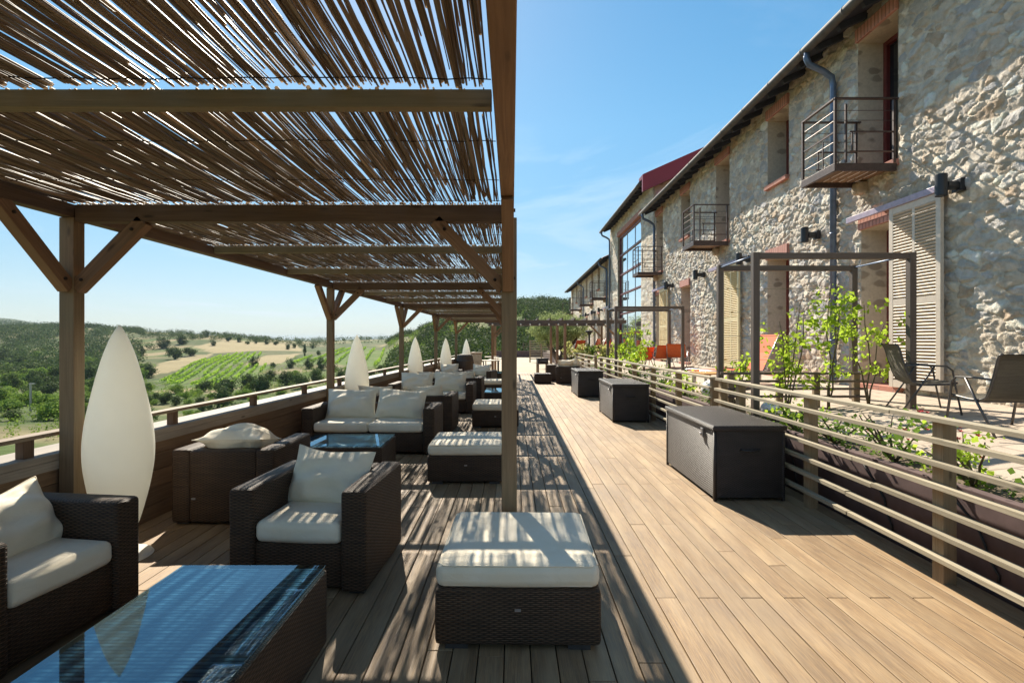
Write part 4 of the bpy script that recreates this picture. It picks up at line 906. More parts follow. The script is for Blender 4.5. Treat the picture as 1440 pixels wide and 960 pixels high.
# tall white floor lamps
def cone_lamp():
    o = empty('floor_lamp', (0,0,0), 0, '', 'floor lamp', 'tall white leaf shaped floor lamps')
    prof = []
    zt = [.05,.10,.27,.46,.60,.68,.80,.95,1.10,1.25,1.40,1.52,1.61]; rt = [.045,.066,.126,.172,.195,.204,.205,.191,.163,.132,.095,.054,.010]
    for k in range(49):
        z = .05+1.56*k/48; prof.append((sum(np.interp(z+q, zt, rt) for q in (-.05,-.025,0,.025,.05))/5 if .15 < z < 1.5 else float(np.interp(z, zt, rt)), z))
    prof[-1] = (.006, prof[-1][1]+.004)
    mb = MB(); mb.lathe(prof, 40); mb.build('shade', M['lamp'], o, True)
    mb = MB(); mb.lathe([(.19,0),(.20,.006),(.19,.02),(.06,.03),(.05,.07)], 40); mb.build('base', M['lamp'], o, False)
    return o
lp = cone_lamp()
for (x, y, l) in ((-2.73, 3.56, 'largest white leaf shaped floor lamp beside the first pergola post'), (-2.68, 8.85, 'second white leaf shaped lamp, rising behind the nearest sofa'), (-2.57, 13.6, 'third white leaf shaped lamp, rising behind the second sofa'),
                  (-2.34, 18.1, 'fourth white leaf shaped lamp, beside the dark barrel'), (-2.15, 24.1, 'farthest and smallest looking white leaf shaped lamp, in front of the stone block')): place(lp, used, (x, y, 0), 0, l)
# storage chests
def chest():
    o = empty('storage_chest', (0,0,0), 0, '', 'storage chest', 'dark wicker storage chests along the fence'); w, d, h = .68, 1.46, .66
    mb = MB(); mb.rbox((0,0,.02+h/2), (w-.02, d-.02, h-.02), .010, 2); bd = mb.build('body', M['wicker2'], o, True)
    for sx in (-1, 1):
        for sy in (-1, 1):
            mb = MB(); mb.tube([(sx*(w/2-.018), sy*(d/2-.018), .005), (sx*(w/2-.018), sy*(d/2-.018), h-.005)], .017, 10); mb.build('corner_post', M['wicker2'], o, True)
    mb = MB(); mb.rbox((0,0,h+.028), (w+.02, d+.03, .05), .014, 2); mb.build('lid', M['wicker2'], o, True)
    mb = MB(); mb.tube([(-.09,-d/2-.002,.485),(-.075,-d/2-.018,.482),(0,-d/2-.024,.478),(.075,-d/2-.018,.482),(.09,-d/2-.002,.485)], .010, 8); mb.build('handle', M['black'], o, True)
    mb = MB(); mb.box((-w/2-.004, -.45, h-.06), (.014, .06, .09)); mb.tube([(-w/2-.014,-.45,h-.07),(-w/2-.026,-.45,h-.075)], .014, 10); mb.build('latch', M['alu'], o, bevel=.003)
    return o
ch = chest()
place(ch, used, (2.225, 5.53, 0), R(.4), 'nearest dark wicker storage chest on the sunny deck'); place(ch, used, (2.20, 10.2, 0), R(0), 'middle dark wicker storage chest, second from the camera'); place(ch, used, (2.10, 14.45, 0), R(.5), 'farthest dark wicker storage chest, next to the cushion piled chair')
# low wicker stool and brazier further on
o = empty('wicker_stool', (1.10, 18.5, 0), 0, 'low round cornered wicker pouf without cushion near the end of the deck', 'pouf')
mb = MB(); mb.rbox((0,0,.17), (.62,.62,.32), .06, 3); mb.build('body', W1, o, True); mb = MB(); mb.rbox((0,0,.34), (.60,.60,.025), .01, 2); mb.build('top', M['wicker2'], o, True)
o = empty('barbecue', (1.42, 24.0, 0), R(8), 'black barbecue tub on wooden legs at the end of the deck', 'barbecue')
mb = MB(); mb.rbox((0,0,.56), (.50,.42,.24), .03, 2); mb.box((0,0,.70), (.54,.46,.03)); mb.build('tub', M['black'], o)
for sx in (-1, 1):
    for sy in (-1, 1): mb = MB(); mb.box((sx*.22, sy*.18, .24), (.06,.06,.48), grain=2); mb.build('leg', M['fpost'], o)
mb = MB(); mb.tube([(-.16,-.22,.60),(.16,-.22,.60)], .012, 8); mb.build('handle', M['alu'], o)
# barrel, stone block, bistro sets in the distance
o = empty('wine_barrel', (-1.98, 21.6, 0), 0, 'dark oak barrel with pale hoops standing between the last two white lamps', 'barrel')
prof = [(.30+.08*math.sin(math.pi*k/12), .95*k/12) for k in range(13)]; mb = MB(); mb.lathe([(r, z) for r, z in prof], 28); mb.build('body', M['barrelw'], o, True)
for z in (.06, .25, .70, .89): mb = MB(); rr_ = .306+.08*math.sin(math.pi*z/.95); mb.lathe([(rr_-.03, z-.025),(rr_, z-.025),(rr_, z+.025),(rr_-.03, z+.025)], 28); mb.build('hoop', M['gutter'], o, True)
o = empty('stone_block', (-1.75, 25.2, 0), 0, 'pale stone pier with flat cap beside the farthest white lamp', 'pier')
mb = MB(); mb.rbox((0,0,.45), (.5,.5,.9), .02, 3, 0, .006); mb.build('body', M['conc'], o); mb = MB(); mb.box((0,0,.93), (.56,.56,.06)); mb.build('cap', M['clad'], o, bevel=.006)
def bistro_table(w=.7):
    o = empty('bistro_table', (0,0,0), 0, '', 'table', 'pale bistro tables at the end of the pergola')
    mb = MB(); mb.box((0,0,.735), (w,w,.028)); mb.build('tabletop', M['beige'], o, bevel=.004)
    for sx in (-1, 1):
        for sy in (-1, 1): mb = MB(); mb.box((sx*(w/2-.05), sy*(w/2-.05), .36), (.04,.04,.72), grain=2); mb.build('leg', M['darkalu'], o)
    return o
bt = bistro_table()
for (x, y, l) in ((-.85, 20.6, 'nearest pale topped bistro table beyond the lounge seats'), (-.55, 22.9, 'pale topped bistro table near the far cross pergola posts'), (-1.0, 25.4, 'farthest pale topped bistro table near the court')): place(bt, used, (x, y, 0), R(4), l)
# sling chairs
def sling_chair(name, slingm, framem, label, cat, group):
    o = empty(name, (0,0,0), 0, label, cat, group); w = .54
    prof = [(-.27,.44),(-.20,.425),(0,.405),(.14,.405),(.22,.44),(.27,.55),(.32,.72),(.36,.88),(.385,.93),(.415,.945)]
    V = []; F = []; U = []; n = len(prof)
    for s in (-1, 1):
        for (y, z) in prof: V.append((s*w/2, y, z))
    for s in (-1, 1):
        for (y, z) in prof: V.append((s*w/2, y+.004, z-.007))
    for i in range(n-1):
        F.append((i, n+i, n+i+1, i+1)); U.append([(0,i*.1),(w,i*.1),(w,i*.1+.1),(0,i*.1+.1)]); F.append((2*n+i+1, 3*n+i+1, 3*n+i, 2*n+i)); U.append([(0,i*.1),(w,i*.1),(w,i*.1+.1),(0,i*.1+.1)])
    mb = MB(); mb.add(V, F, U); mb.build('sling', slingm, o, True)
    for s in (-1, 1):
        x = s*(w/2+.012); mb = MB(); mb.tube([(x, y, z) for y, z in prof], .014, 8); mb.build('side_rail', framem, o, True)
        for pth in ([(x+s*.02,-.31,.01),(x+s*.02,-.24,.40),(x+s*.02,-.21,.60),(x+s*.02,-.15,.655),(x+s*.02,.10,.665),(x+s*.01,.30,.655)], [(x+s*.02,.36,.01),(x+s*.02,.12,.40),(x+s*.02,-.02,.655)]):
            mb = MB(); mb.tube(pth, .012, 8); mb.build('leg', framem, o, True)
    mb = MB(); mb.tube([(-w/2-.02,-.25,.40),(w/2+.02,-.25,.40)], .010, 8); mb.tube([(-w/2-.02,.13,.39),(w/2+.02,.13,.39)], .010, 8); mb.build('cross_bar', framem, o, True)
    return o
gc = sling_chair('garden_chair', M['sling'], M['darkalu'], '', 'garden chair', 'grey mesh garden chairs on the patio')
def pz(x): return patz(x)+.004
place(gc, used, (4.62, 5.75, pz(4.62)), R(70), 'grey mesh garden chair seen from the side next to the trellis post', (.82,.82,.82))
o = place(gc, used, (4.40, 4.60, pz(4.40)), R(174), 'grey mesh garden chair at the right picture edge, beside the other grey one', (.95,.86,.76))
# small patio table by them, mostly out of frame
o = empty('patio_table', (5.0, 3.75, pz(5.0)), 0, 'dark slatted patio table by the grey mesh chairs at the right edge', 'table')
mb = MB()
for k in range(6): mb.box((-.35+k*.14, 0, .72), (.12, .9, .02))
mb.build('tabletop', M['sling'], o)
for sx in (-1, 1):
    for sy in (-1, 1): mb = MB(); mb.tube([(sx*.36, sy*.40, 0), (sx*.33, sy*.37, .71)], .014, 8); mb.build('leg', M['darkalu'], o)
oc = sling_chair('garden_chair', M['orange'], M['alu'], '', 'garden chair', 'orange garden chairs on the patio')
for (x, y, rz, l) in ((4.0, 15.9, 14, 'orange garden chair, left one of the trio near the far trellis'), (4.55, 15.6, 4, 'orange garden chair, middle one of the trio near the far trellis'), (4.95, 15.3, -25, 'orange garden chair, right one of the trio near the far trellis')): place(oc, used, (x, y, pz(x)), R(rz+180), l, (.95,.95,.74))
def lounger(x, y, rz, label, m, sc=1.0, g_='orange sun loungers on the patio'):
    o = empty('sun_lounger', (x, y, pz(x)), R(rz), label, 'sun lounger', g_); w = .62
    def sheet(nm, pr, mat):
        V = [(s*w/2, a, b) for s in (-1, 1) for a, b in pr]+[(s*w/2, a+.004, b-.008) for s in (-1, 1) for a, b in pr]; n = len(pr); F = []
        for i in range(n-1): F += [(i, n+i, n+i+1, i+1), (2*n+i+1, 3*n+i+1, 3*n+i, 2*n+i)]
        F += [(0, 2*n, 3*n, n), (n-1, 2*n-1, 4*n-1, 3*n-1)]
        mb = MB(); mb.add(V, F, [[(0,0)]*4]*len(F)); return mb.build(nm, mat, o)
    sheet('bed', [(-1.0,.30),(-.5,.30),(.18,.30)], m); sheet('backrest', [(.20,.30),(.36,.62),(.50,.96)], m)
    for s in (-1, 1):
        mb = MB(); mb.tube([(s*w/2,-1.0,.29),(s*w/2,.62,.29)], .016, 8); mb.tube([(s*w/2,.19,.29),(s*w/2,.50,.95)], .014, 8); mb.build('side_rail', M['alu'], o, True)
        for yy in (-.8, .5): mb = MB(); mb.tube([(s*w/2, yy, 0), (s*w/2, yy, .29)], .016, 8); mb.build('leg', M['alu'], o, True)
    return o
lounger(4.35, 9.6, -86, 'orange sun lounger lying behind the near trellis with its back raised', M['orange'])
for k, (x, y) in enumerate(((3.75, 29.5), (4.55, 28.6), (5.0, 28.2))): lounger(x, y, (200, -60, -60)[k], ('small orange sun lounger far away behind the olive tree', 'small orange sun lounger by the patio heater, left one', 'small orange sun lounger by the patio heater, right one')[k], M['orange'])
o = empty('low_table', (3.55, 9.0, pz(3.55)), R(3), 'low table with an orange top between trellis and chests', 'table')
mb = MB(); mb.box((0,0,.36), (.62,.62,.025)); mb.build('tabletop', mat_plain('ochre_top', (.62,.30,.09), .5), o, bevel=.003)
for sx in (-1, 1):
    for sy in (-1, 1): mb = MB(); mb.box((sx*.26, sy*.26, .175), (.035,.035,.35), grain=2); mb.build('leg', M['alu'], o)
o = empty('patio_heater', (4.0, 26.5, pz(4.0)), 0, 'slim black patio heater standing by the far orange loungers', 'patio heater')
mb = MB(); mb.lathe([(.22,0),(.22,.04),(.05,.06)], 20); mb.build('base', M['black'], o); mb = MB(); mb.tube([(0,0,.05),(0,0,1.25)], .05, 10); mb.build('pole', M['black'], o); mb = MB(); mb.lathe([(.07,1.2),(.10,1.30),(.22,1.38),(.20,1.42),(.04,1.45)], 20); mb.build('head', M['black'], o)
for (x, y, rr_, l) in ((3.24, 8.3, .17, 'large round white globe half hidden behind the slat fence'), (3.16, 6.25, .12, 'small white globe in the planter beside the trellis post')):
    mb = MB(); mb.lathe([(rr_*math.sin(math.pi*k/16)+.001, rr_*(1-math.cos(math.pi*k/16))) for k in range(17)], 28); o = mb.build('globe_light', M['rock'], None, True, loc=(x, y, .54)); tag(o, l, 'globe light')
# far cross pergola with hanging bulbs
fp = empty('far_pergola', (2, 23, 0), 0, 'dark flat pergola crossing the deck in front of the olive tree', 'pergola'); fp.location = (0,0,0)
for y in (22.4, 26.0):
    mb = MB(); mb.box((1.9, y, 2.36), (6.2, .09, .15), grain=0); mb.build('beam', M['frame'], fp, bevel=.004)
    for x in (-.85, 1.98, 2.32, 4.55):
        if y > 23 and x == 2.32: continue
        mb = MB(); mb.box((x, y, 1.14), (.11, .11, 2.28), grain=2); mb.build('post', M['beam'], fp, bevel=.004)
    for x, s in ((-.85, 1), (4.55, -1)):
        mb = MB(); mb.bar((x+s*.04, y, 1.75), (x+s*.55, y, 2.29), .07, .08); mb.build('brace', M['beam'], fp)
for k in range(12):
    x = -1.0+k*.53; mb = MB(); mb.box((x, 24.2, 2.475), (.06, 4.2, .08)); mb.build('rafter', M['frame'], fp)
sg = empty('string_light', (0, 22.3, 2.2), 0, 'string of small pale bulbs hung along the far cross pergola', 'string lights'); sg.location = (0,0,0)
mb = MB(); mb.tube([(-1.0+.1*k, 22.3, 2.30-.03*abs(math.sin(k*.55))) for k in range(59)], .006, 5); mb.build('cable', M['black'], sg)
for k in range(14): mb = MB(); x = -.85+k*.41; mb.lathe([(.005,-.05),(.036,-.02),(.036,.02),(.012,.05)], 10, (x, 22.3, 2.235)); mb.build('bulb', M['bulb'], sg, True)
# end of the court: low wall, railing
o = empty('court_wall', (0,0,0), 0, 'low wall with metal railing closing the sandy court at its far end', 'wall')
mb = MB(); mb.box((1.2, 48.9, .30), (5.4, .3, .62)); mb.build('wall', M['retain'], o); mb = MB()
for z in (.95, 1.1, 1.3): mb.box((2.3, 48.85, z), (2.6, .04, .04))
for x in (1.1, 1.9, 2.7, 3.5): mb.box((x, 48.85, .95), (.06, .06, .8))
mb.build('railing', M['frame'], o)
sc_ = empty('slat_screen', (2.15, 37, 0), R(20), 'pale slatted screen standing at the edge of the court left of the olive tree', 'screen')
mb = MB()
for k in range(9): mb.box((0, 0, .25+k*.16), (1.9, .03, .06))
mb.build('slat_panel', M['slat'], sc_)
for x in (-.9, 0, .9): mb = MB(); mb.box((x, .04, .8), (.08,.05,1.6), grain=2); mb.build('post', M['fpost'], sc_)

# ------------------------------------------------------------------ plants near the camera
def plant(name, label, cat, base, stems, nleaf, lsize, mat, seed, group=None, spread=.10, flowers=0):
    """stems: list of polylines relative to base; leaves gather towards the stem ends"""
    rg = np.random.default_rng(seed); o = empty(name, base, 0, label, cat, group)
    mb = MB(); P = []
    for st in stems:
        n = len(st); mb.tube(st, [.010*(1-.75*i/(n-1))+.002 for i in range(n)], 6)
    mb.build('stem', M['stem'], o, True)
    cl = []
    for st in stems:
        S = np.array(st); L = len(S)
        for k in range(max(3, int(nleaf/len(stems)/16))):
            t = (.28+.72*rg.random()**.75)*(L-1); i = min(int(t), L-2); q = S[i]*(1-(t-i))+S[i+1]*(t-i); cl.append(q + rg.normal(0, spread, 3)*np.array([1,1,.7]))
    cl = np.array(cl); k = rg.integers(0, len(cl), nleaf); P = cl[k] + rg.normal(0, .045, (nleaf, 3)); out = rg.normal(size=(nleaf, 3))*.6 + np.array([0, 0, .8])
    V, Fq = leafquads(P, lsize*(.45+1.1*rg.random(nleaf)**1.6), rg, out, .7); npmesh('foliage', V, Fq, mat, o, rnd=rg.random(nleaf))
    if flowers:
        for q in range(flowers):
            c = Vector(cl[rg.integers(0, len(cl))]) + Vector((rg.normal(0, .06), rg.normal(0, .06), .11)); fm = MB(); n = 6
            V = [c+Vector((0, 0, -.006))]; F = []
            for i in range(n*2): a = i*math.pi/n; r = .021 if i % 2 else .011; V.append(c+Vector((r*math.cos(a), r*math.sin(a)*.8, .008*(i % 2)+.35*r*math.sin(a))))
            for i in range(n*2): F.append((0, 1+i, 1+(i+1) % (n*2)))
            fm.add(V, F, [[(0,0)]*3]*len(F)); fm.build('flower', M['flower'], o)
    return o
def stemline(h, lean, seed, n=6, w=.03):
    rg = random.Random(seed); x = y = 0; S = []
    for i in range(n): S.append((x, y, h*i/(n-1))); x += lean[0]/n + rg.uniform(-w, w); y += lean[1]/n + rg.uniform(-w, w)
    return S
def vine_stems(h, seed, k=3): 
    rg = random.Random(seed); return [[(a+rg.uniform(-.02,.02), b, c) for a, b, c in stemline(h*(1-.18*i*rg.random()), (rg.uniform(-.22,.22), rg.uniform(-.1,.1)), seed*7+i)] for i in range(k)]
CG = 'young climbers trained on the trellis wires'
plant('climbing_plant', 'bright green climber left in the near trellis, the fullest one', 'climbing plant', (3.50, 6.50, .58), vine_stems(1.40, 2, 4), 620, .060, M['leaf'], 2, CG, .12)
plant('climbing_plant', 'tallest bright green climber on a thin trunk in the near trellis', 'climbing plant', (3.98, 6.45, .62), vine_stems(1.62, 5, 3), 560, .060, M['leaf'], 5, CG, .12)
plant('climbing_plant', 'bright green climber in front of the doorway beside the big shutter', 'climbing plant', (4.52, 6.50, .66), vine_stems(1.30, 9, 3), 460, .060, M['leaf'], 9, CG, .11)
plant('climbing_plant', 'short bright green climber beside the left post of the near trellis', 'climbing plant', (3.05, 6.95, .55), vine_stems(.72, 12, 3), 300, .06, M['leaf'], 12, CG, .07)
for k, (x, y, h) in enumerate(((3.05, 14.3, 1.25), (3.45, 14.5, 1.1), (3.85, 14.9, 1.35), (3.0, 12.6, .8))):
    plant('climbing_plant', ['bright green climber by the left post of the far trellis', 'bright green climber in the middle of the far trellis', 'bright green climber right in the far trellis near the orange chairs', 'low bright climber in the planter between the two trellises'][k], 'climbing plant', (x, y, .55), vine_stems(h, 30+k, 4), 330, .080, M['leaf'], 30+k, CG, .14)
def bush_stems(h, w, seed, k=8):
    rg = random.Random(seed); return [stemline(h*rg.uniform(.6, 1), (rg.uniform(-w, w), rg.uniform(-w, w)), seed*13+i, 5, .02) for i in range(k)]
SGR = 'low shrubs in the planter behind the fence'
shr = [(3.12, 3.45, .34, .42, 8, 'low flowering shrub behind the fence, near the second post'), (3.10, 4.15, .40, .42, 6, 'leafy low shrub with a few red flowers beside the grey chairs'), (3.10, 4.9, .34, .40, 0, 'low green shrub behind the fence, level with the chest corner'), (3.12, 5.6, .30, .36, 0, 'low green shrub by the foot of the near trellis'), (3.16, 2.65, .34, .38, 5, 'sparse flowering shrub behind the fence at the right edge'),
       (3.1, 7.5, .34, .38, 0, 'low shrub just past the rail fence'), (3.1, 9.2, .36, .40, 0, 'low shrub behind the fence by the middle chest'), (3.1, 10.6, .42, .42, 0, 'yellowish low shrub behind the fence past the middle chest'), (3.1, 12.2, .42, .42, 0, 'low shrub behind the fence by the farthest chest'), (3.1, 16.6, .5, .42, 0, 'low shrub in the fence gap near the far trellis')]
for k, (x, y, h, w_, fl, l) in enumerate(shr):
    plant('low_shrub', l, 'shrub', (x, y, .52), bush_stems(h, w_, 50+k), 300, .045 if y < 8 else .06, M['leaf2'] if k % 3 else M['leaf'], 50+k, SGR, .085, fl)
for k, (x, y) in enumerate(((3.4, 24.5), (3.85, 24.9), (4.4, 24.4), (3.1, 26.5), (4.8, 25.1))):
    plant('pale_shrub', ['pale yellow green shrub left of the patio heater', 'pale yellow green shrub right in front of the patio heater', 'pale yellow green shrub right of the patio heater', 'pale yellow green shrub nearest the olive trunk', 'pale yellow green shrub under the right end of the far pergola'][k], 'shrub', (x, y, .56), bush_stems(.78, .5, 80+k, 10), 900, .085, M['pale'] if k != 1 else M['leaf2'], 80+k, 'pale shrubs by the far loungers', .12)
rgp = np.random.default_rng(5); n = 2600; P = np.stack([rgp.uniform(3.0, 3.36, n), rgp.uniform(1.5, 21, n), .535+rgp.random(n)*.05], 1); V, Fq = leafquads(P, .035*(.6+.8*rgp.random(n)), rgp, np.tile([0,0,1.], (n, 1)), .7)
tag(npmesh('ground_cover', V, Fq, M['leaf2'], rnd=rgp.random(n)), kind='stuff')
# olive tree
ol = empty('olive_tree', (2.95, 30, 0), 0, 'old olive tree with twin trunk and silvery crown behind the far pergola', 'tree'); ol.location = (2.95, 30, 0)
mb = MB()
for pth, rad in (([(0.1,0,-.1),(.02,0,.4),(.12,.05,.9),(.25,.1,1.35),(.3,.1,1.9)], [.34,.26,.22,.17,.09]), ([(-.05,0,-.1),(-.25,-.05,.45),(-.60,-.1,.95),(-.85,-.1,1.35),(-1.05,0,1.8)], [.26,.19,.14,.11,.06]), ([(.1,0,.7),(-.1,.2,1.2),(-.15,.3,1.9)], [.16,.11,.06]), ([(.2,.1,1.0),(.7,.1,1.45),(1.0,.1,1.9)], [.14,.09,.05]), ([(.25,.1,1.3),(.1,-.3,1.8),(.0,-.4,2.3)], [.12,.08,.04])): mb.tube(pth, rad, 10)
mb.build('trunk', M['bark'], ol, True)
rg = np.random.default_rng(21); p, nrm = crown_points(16000, (2.15, 1.8, 1.35), rg, 75, .24, .95, .5)
p = p + np.array([-.12, 0, 2.25]); low = p[:, 2] < 1.2; p = p[~low]; nrm = nrm[~low]
V, Fq = leafquads(p, .095*(.6+.8*rg.random(len(p))), rg, nrm, .55, .8); npmesh('crown', V, Fq, M['olive'], ol, rnd=rg.random(len(p)))

# ------------------------------------------------------------------ trees of the valley
def crown_mesh(nm, seed, n, rad, mat, leaf, clumps=24, cr=.36, trunk=True, cz=.62):
    rg = np.random.default_rng(seed); p, nrm = crown_points(n, rad, rg, clumps, cr, 1.0, .45); p[:, 2] += rad[2]*cz + .25*trunk; p[:, 2] = np.maximum(p[:, 2], .03)
    V, Fq = leafquads(p, leaf*(.6+.8*rg.random(n)), rg, nrm, .75, .6)
    me = bpy.data.meshes.new(nm); tv = []; tf = []
    mb = MB(); mb.tube([(0,0,-.4),(.03,.02,.2),(.0,.05,.55*rad[2])], [.09,.07,.03], 6); tv = np.array(mb.v); off = len(V)
    me.from_pydata(np.vstack([V, tv]).tolist(), [], [tuple(f) for f in Fq.tolist()]+[tuple(i+off for i in f) for f in mb.f])
    a = me.attributes.new('rnd', 'FLOAT', 'FACE'); a.data.foreach_set('value', np.concatenate([rg.random(len(Fq)), np.zeros(len(mb.f))]).astype(np.float32))
    me.materials.append(mat); me.materials.append(M['bark']); me.polygons.foreach_set('material_index', np.array([0]*len(Fq)+[1]*len(mb.f), dtype=np.int32)); me.update(); return me
OAK = [crown_mesh('oak_crown', 300+k, 1500, (1.0, .95, .80+.1*k), M['oak'], .13) for k in range(3)]
SCR = [crown_mesh('scrub_crown', 320+k, 1400, (1.0, 1.0, .62+.08*k), M['oak2'], .13) for k in range(2)]
CYP = crown_mesh('cypress_crown', 340, 1100, (.34, .34, 1.5), M['oak'], .12, 40, .22, cz=.95)
rg = np.random.default_rng(77)
def put_tree(px, py, wpx, kind, label=None, group=None):
    if abs(px-43) < 22 and 574 < py < 612: return
    x, y = ground_px(px, py); s = wpx/F*math.hypot(x, y)/2; ms = {'o': OAK, 's': SCR, 'c': [CYP]}[kind]; me = ms[int(rg.integers(len(ms)))]
    nm = {'o': 'evergreen_oak', 's': 'green_scrub_bush', 'c': 'cypress_tree'}[kind]
    o = bpy.data.objects.new(nm, me); col.objects.link(o); z = float(terr(np.array([x]), np.array([y]))[0])
    o.location = (x, y, z-.12*s); o.scale = (s*rg.uniform(.9, 1.15), s*rg.uniform(.9, 1.15), s*rg.uniform(.85, 1.2)); o.rotation_euler = (0, 0, rg.uniform(0, 6.28)); used_xy.append((x, y, s))
    return tag(o, label or {'o': 'round dark evergreen oak growing in the valley beyond the parapet', 's': 'bright green leafy bush growing in the valley beyond the parapet'}[kind], 'tree' if kind != 's' else 'bush', group or {'o': 'dark oaks in the valley', 's': 'green bushes in the valley', 'c': None}[kind])
used_xy = []
put_tree(428.5, 503, 15, 'c', 'dark slender cypress standing at the top of the vineyard', None); used_xy[-1] = used_xy[-1]
put_tree(206, 531, 24, 'o', 'large dark oak beside the first white lamp, at the edge of the pale slope')
named = [(316, 556, 34, 'o'), (312, 573, 28, 'o'), (350, 549, 30, 'o'), (365, 552, 34, 'o'), (282, 572, 17, 'o'), (248, 570, 14, 'o'), (233, 566, 12, 'o'), (297, 560, 12, 's'), (338, 560, 18, 's'), (275, 556, 16, 's'), (380, 535, 20, 'o'), (402, 541, 26, 'o'), (424, 545, 28, 'o'), (445, 538, 22, 'o'), (452, 520, 18, 'o'), (435, 518, 18, 'o'), (408, 517, 14, 'o'), (358, 515, 14, 'o'), (384, 517, 10, 'o'), (415, 530, 16, 's'), (440, 552, 18, 's'), (395, 556, 18, 's'),
         (340, 575, 14, 's'), (250, 553, 18, 's'), (262, 560, 14, 's'), (480, 540, 22, 'o'), (500, 535, 20, 'o'), (520, 530, 18, 'o'), (536, 525, 16, 'o'), (470, 523, 14, 'o'), (488, 522, 12, 's'), (548, 522, 14, 'o'),
         (300, 486, 8, 'o'), (321, 480, 9, 'o'), (336, 481, 8, 'o'), (348, 484, 7, 'o'), (405, 491, 8, 'o'), (414, 489, 8, 'o'), (440, 490, 6, 'o'), (448, 499, 8, 'o'), (375, 484, 8, 'o'), (388, 485, 8, 'o'), (360, 483, 6, 'o'), (246, 505, 20, 'o'), (268, 500, 18, 'o'), (256, 484, 16, 'o'), (290, 474, 10, 'o'), (230, 490, 18, 'o'), (243, 498, 14, 'o')]
for t in named: put_tree(*t)
for q in range(150):
    px, py = rg.uniform(-60, 205), 500+105*rg.random()**1.2; wp = (9+ (py-490)*.17)*rg.uniform(.7, 1.35)
    put_tree(px, py, wp, 's' if (rg.random() < (.55 if 505 < py < 580 else .25)) else 'o')
for q in range(36):
    px, py = rg.uniform(215, 560), rg.uniform(548, 592)
    if py > 610-.05*px: continue
    put_tree(px, py, rg.uniform(10, 20), 's' if rg.random() < .5 else 'o')
# the woods: one mass of crowns on the left hills, one on the hill behind the terrace
def woods(nm, test, n, seed, w0, w1, rlo, rhi, tlo, thi, leaves, mat_k=('oak', 'oak2')):
    rg = np.random.default_rng(seed); th_ = rg.uniform(tlo, thi, n)*math.pi/180; r_ = np.sqrt(rg.uniform(rlo**2, rhi**2, n)); x, y = r_*np.sin(th_), r_*np.cos(th_)
    k = test(x, y, r_, th_*180/math.pi); 
    for P in VINEP+TANP: k &= ~inpoly(x, y, P)
    x, y = x[k], y[k]; m = len(x); z = terr(x, y); s = rg.uniform(w0, w1, m)
    P = []; Nn = []; S = []
    q, nr_ = crown_points(leaves*6, (1, 1, .85), rg, 30, .34, 1.0, .5)
    for i in range(m):
        j = rg.integers(0, len(q), leaves); a = rg.uniform(0, 6.28); c, s_ = math.cos(a), math.sin(a); d = q[j]@np.array([[c, s_, 0], [-s_, c, 0], [0, 0, 1]]); P.append(np.array([x[i], y[i], z[i]+.5*s[i]])+d*s[i]); Nn.append(nr_[j]@np.array([[c, s_, 0], [-s_, c, 0], [0, 0, 1]])); S.append(np.full(leaves, s[i]*.17))
    P = np.vstack(P); Nn = np.vstack(Nn); S = np.concatenate(S); V, Fq = leafquads(P, S*(.6+.8*rg.random(len(S))), rg, Nn, .8, .5)
    tone = np.repeat(rg.random(m), leaves)*.8+.2*rg.random(len(S))
    return tag(npmesh(nm, V, Fq, M[mat_k[0]] if isinstance(mat_k, tuple) else M[mat_k], rnd=tone), kind='stuff')
def t_left(x, y, r, t): return (fbm(x/26, y/26, 61) > np.where(r > 300, .40, .49))
woods('left_hill_woods', t_left, 2000, 401, 2.2, 4.6, 190, 640, -58, -36, 130)
woods('far_ridge_woods', lambda x, y, r, t: (fbm(x/50, y/50, 63) > .40), 900, 421, 5, 9, 900, 1250, -58, -34, 50)
woods('ridge_woods', lambda x, y, r, t: (fbm(x/30, y/30, 71) > .50), 900, 403, 2.0, 3.6, 330, 560, -36, -20, 90)
woods('far_plain_woods', lambda x, y, r, t: (fbm(x/60, y/60, 73) > .50), 700, 407, 3.0, 6.0, 400, 1100, -24, -8, 34)
woods('hill_woods', lambda x, y, r, t: (fbm(x/22, y/22, 81) > .41), 3600, 405, 1.7, 3.4, 72, 330, -13.5, 12, 130)
woods('hill_scrub', lambda x, y, r, t: (fbm(x/16, y/16, 83) > .40), 2600, 409, 1.0, 2.0, 66, 320, -13.5, 12, 70, 'oak2')
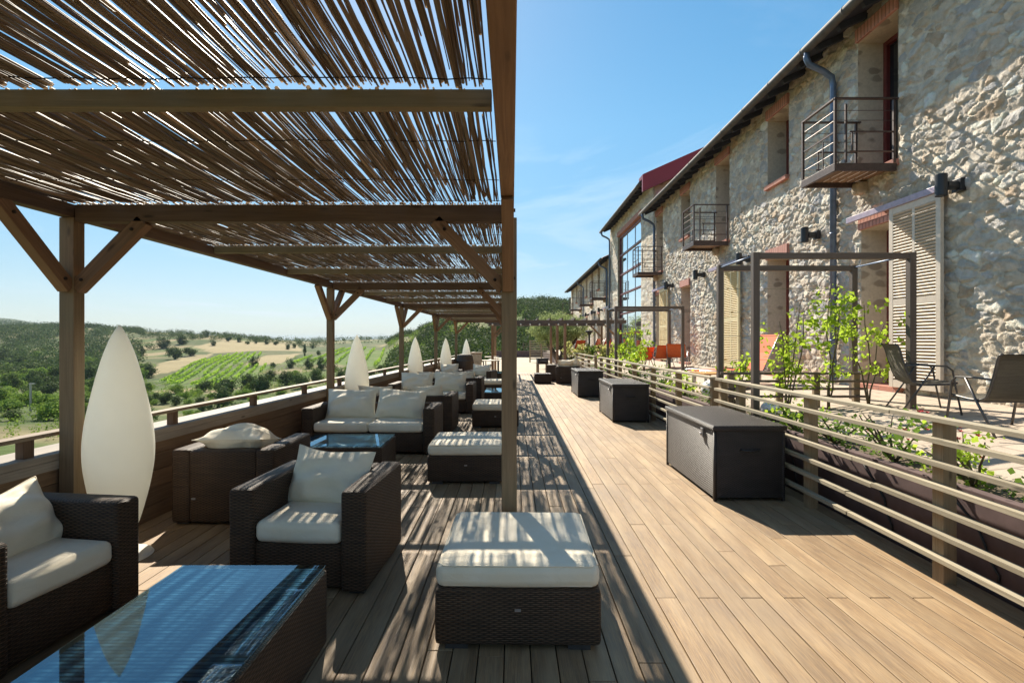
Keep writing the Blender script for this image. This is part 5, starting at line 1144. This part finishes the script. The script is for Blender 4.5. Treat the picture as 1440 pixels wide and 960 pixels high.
woods('valley_scrub', lambda x, y, r, t: (fbm(x/14, y/14, 85) > .42), 1500, 411, .6, 1.5, 55, 230, -52, -13, 60, 'oak2')
# the vineyard rows
PV = []; SV = []
rg = np.random.default_rng(9)
for gi, poly in enumerate(VINEP):
    P = np.array(poly); a = (R(-23), R(-22), R(-12))[gi]; dx, dy = math.sin(a), math.cos(a); nx, ny = dy, -dx; ps = P@np.array([nx, ny]); pt_ = P@np.array([dx, dy])
    for s in np.arange(ps.min(), ps.max(), 2.6 if gi < 2 else 5.0):
        t = np.arange(pt_.min(), pt_.max(), .55); x, y = s*nx+t*dx, s*ny+t*dy; k = inpoly(x, y, poly) & (rg.random(len(t)) > .05); x, y = x[k], y[k]
        if not len(x): continue
        z = terr(x, y)
        for q in range(4): PV.append(np.stack([x+rg.normal(0, .16, len(x)), y+rg.normal(0, .16, len(x)), z+.35+.75*rg.random(len(x))], 1))
PV = np.vstack(PV); V, Fq = leafquads(PV, .62*(.7+.6*rg.random(len(PV))), rg, np.tile([0,0,.8], (len(PV), 1)), .8); tag(npmesh('vineyard_rows', V, Fq, M['vine'], rnd=rg.random(len(PV))), kind='stuff')
# white pole in the valley
x, y = ground_px(43, 579); z = float(terr(np.array([x]), np.array([y]))[0]); h = 39/F*y
o = empty('utility_pole', (x, y, z), 0, 'slim pale pole with a small head standing among the bushes at the far left', 'pole')
mb = MB(); mb.tube([(0,0,-.3),(0,0,h)], .13, 8); mb.build('shaft', M['alu'], o); mb = MB(); mb.box((.2,0,h+.05), (.7,.22,.12)); mb.build('head', M['alu'], o)

# ------------------------------------------------------------------ air
m, nt, N, L = newmat('thin_haze'); g = NG(nt)
pv_ = g.n('ShaderNodeVolumePrincipled', i={'Color': (.72,.86,1.0,1), 'Density': .00013, 'Anisotropy': 0.0}); g.n('ShaderNodeOutputMaterial', i={'Volume': pv_.outputs[0]})
mb = MB(); mb.box((0, 0, 34), (19000, 19000, 98)); hz = mb.build('haze', m); tag(hz, kind='stuff')
scene.cycles.volume_bounces = 0
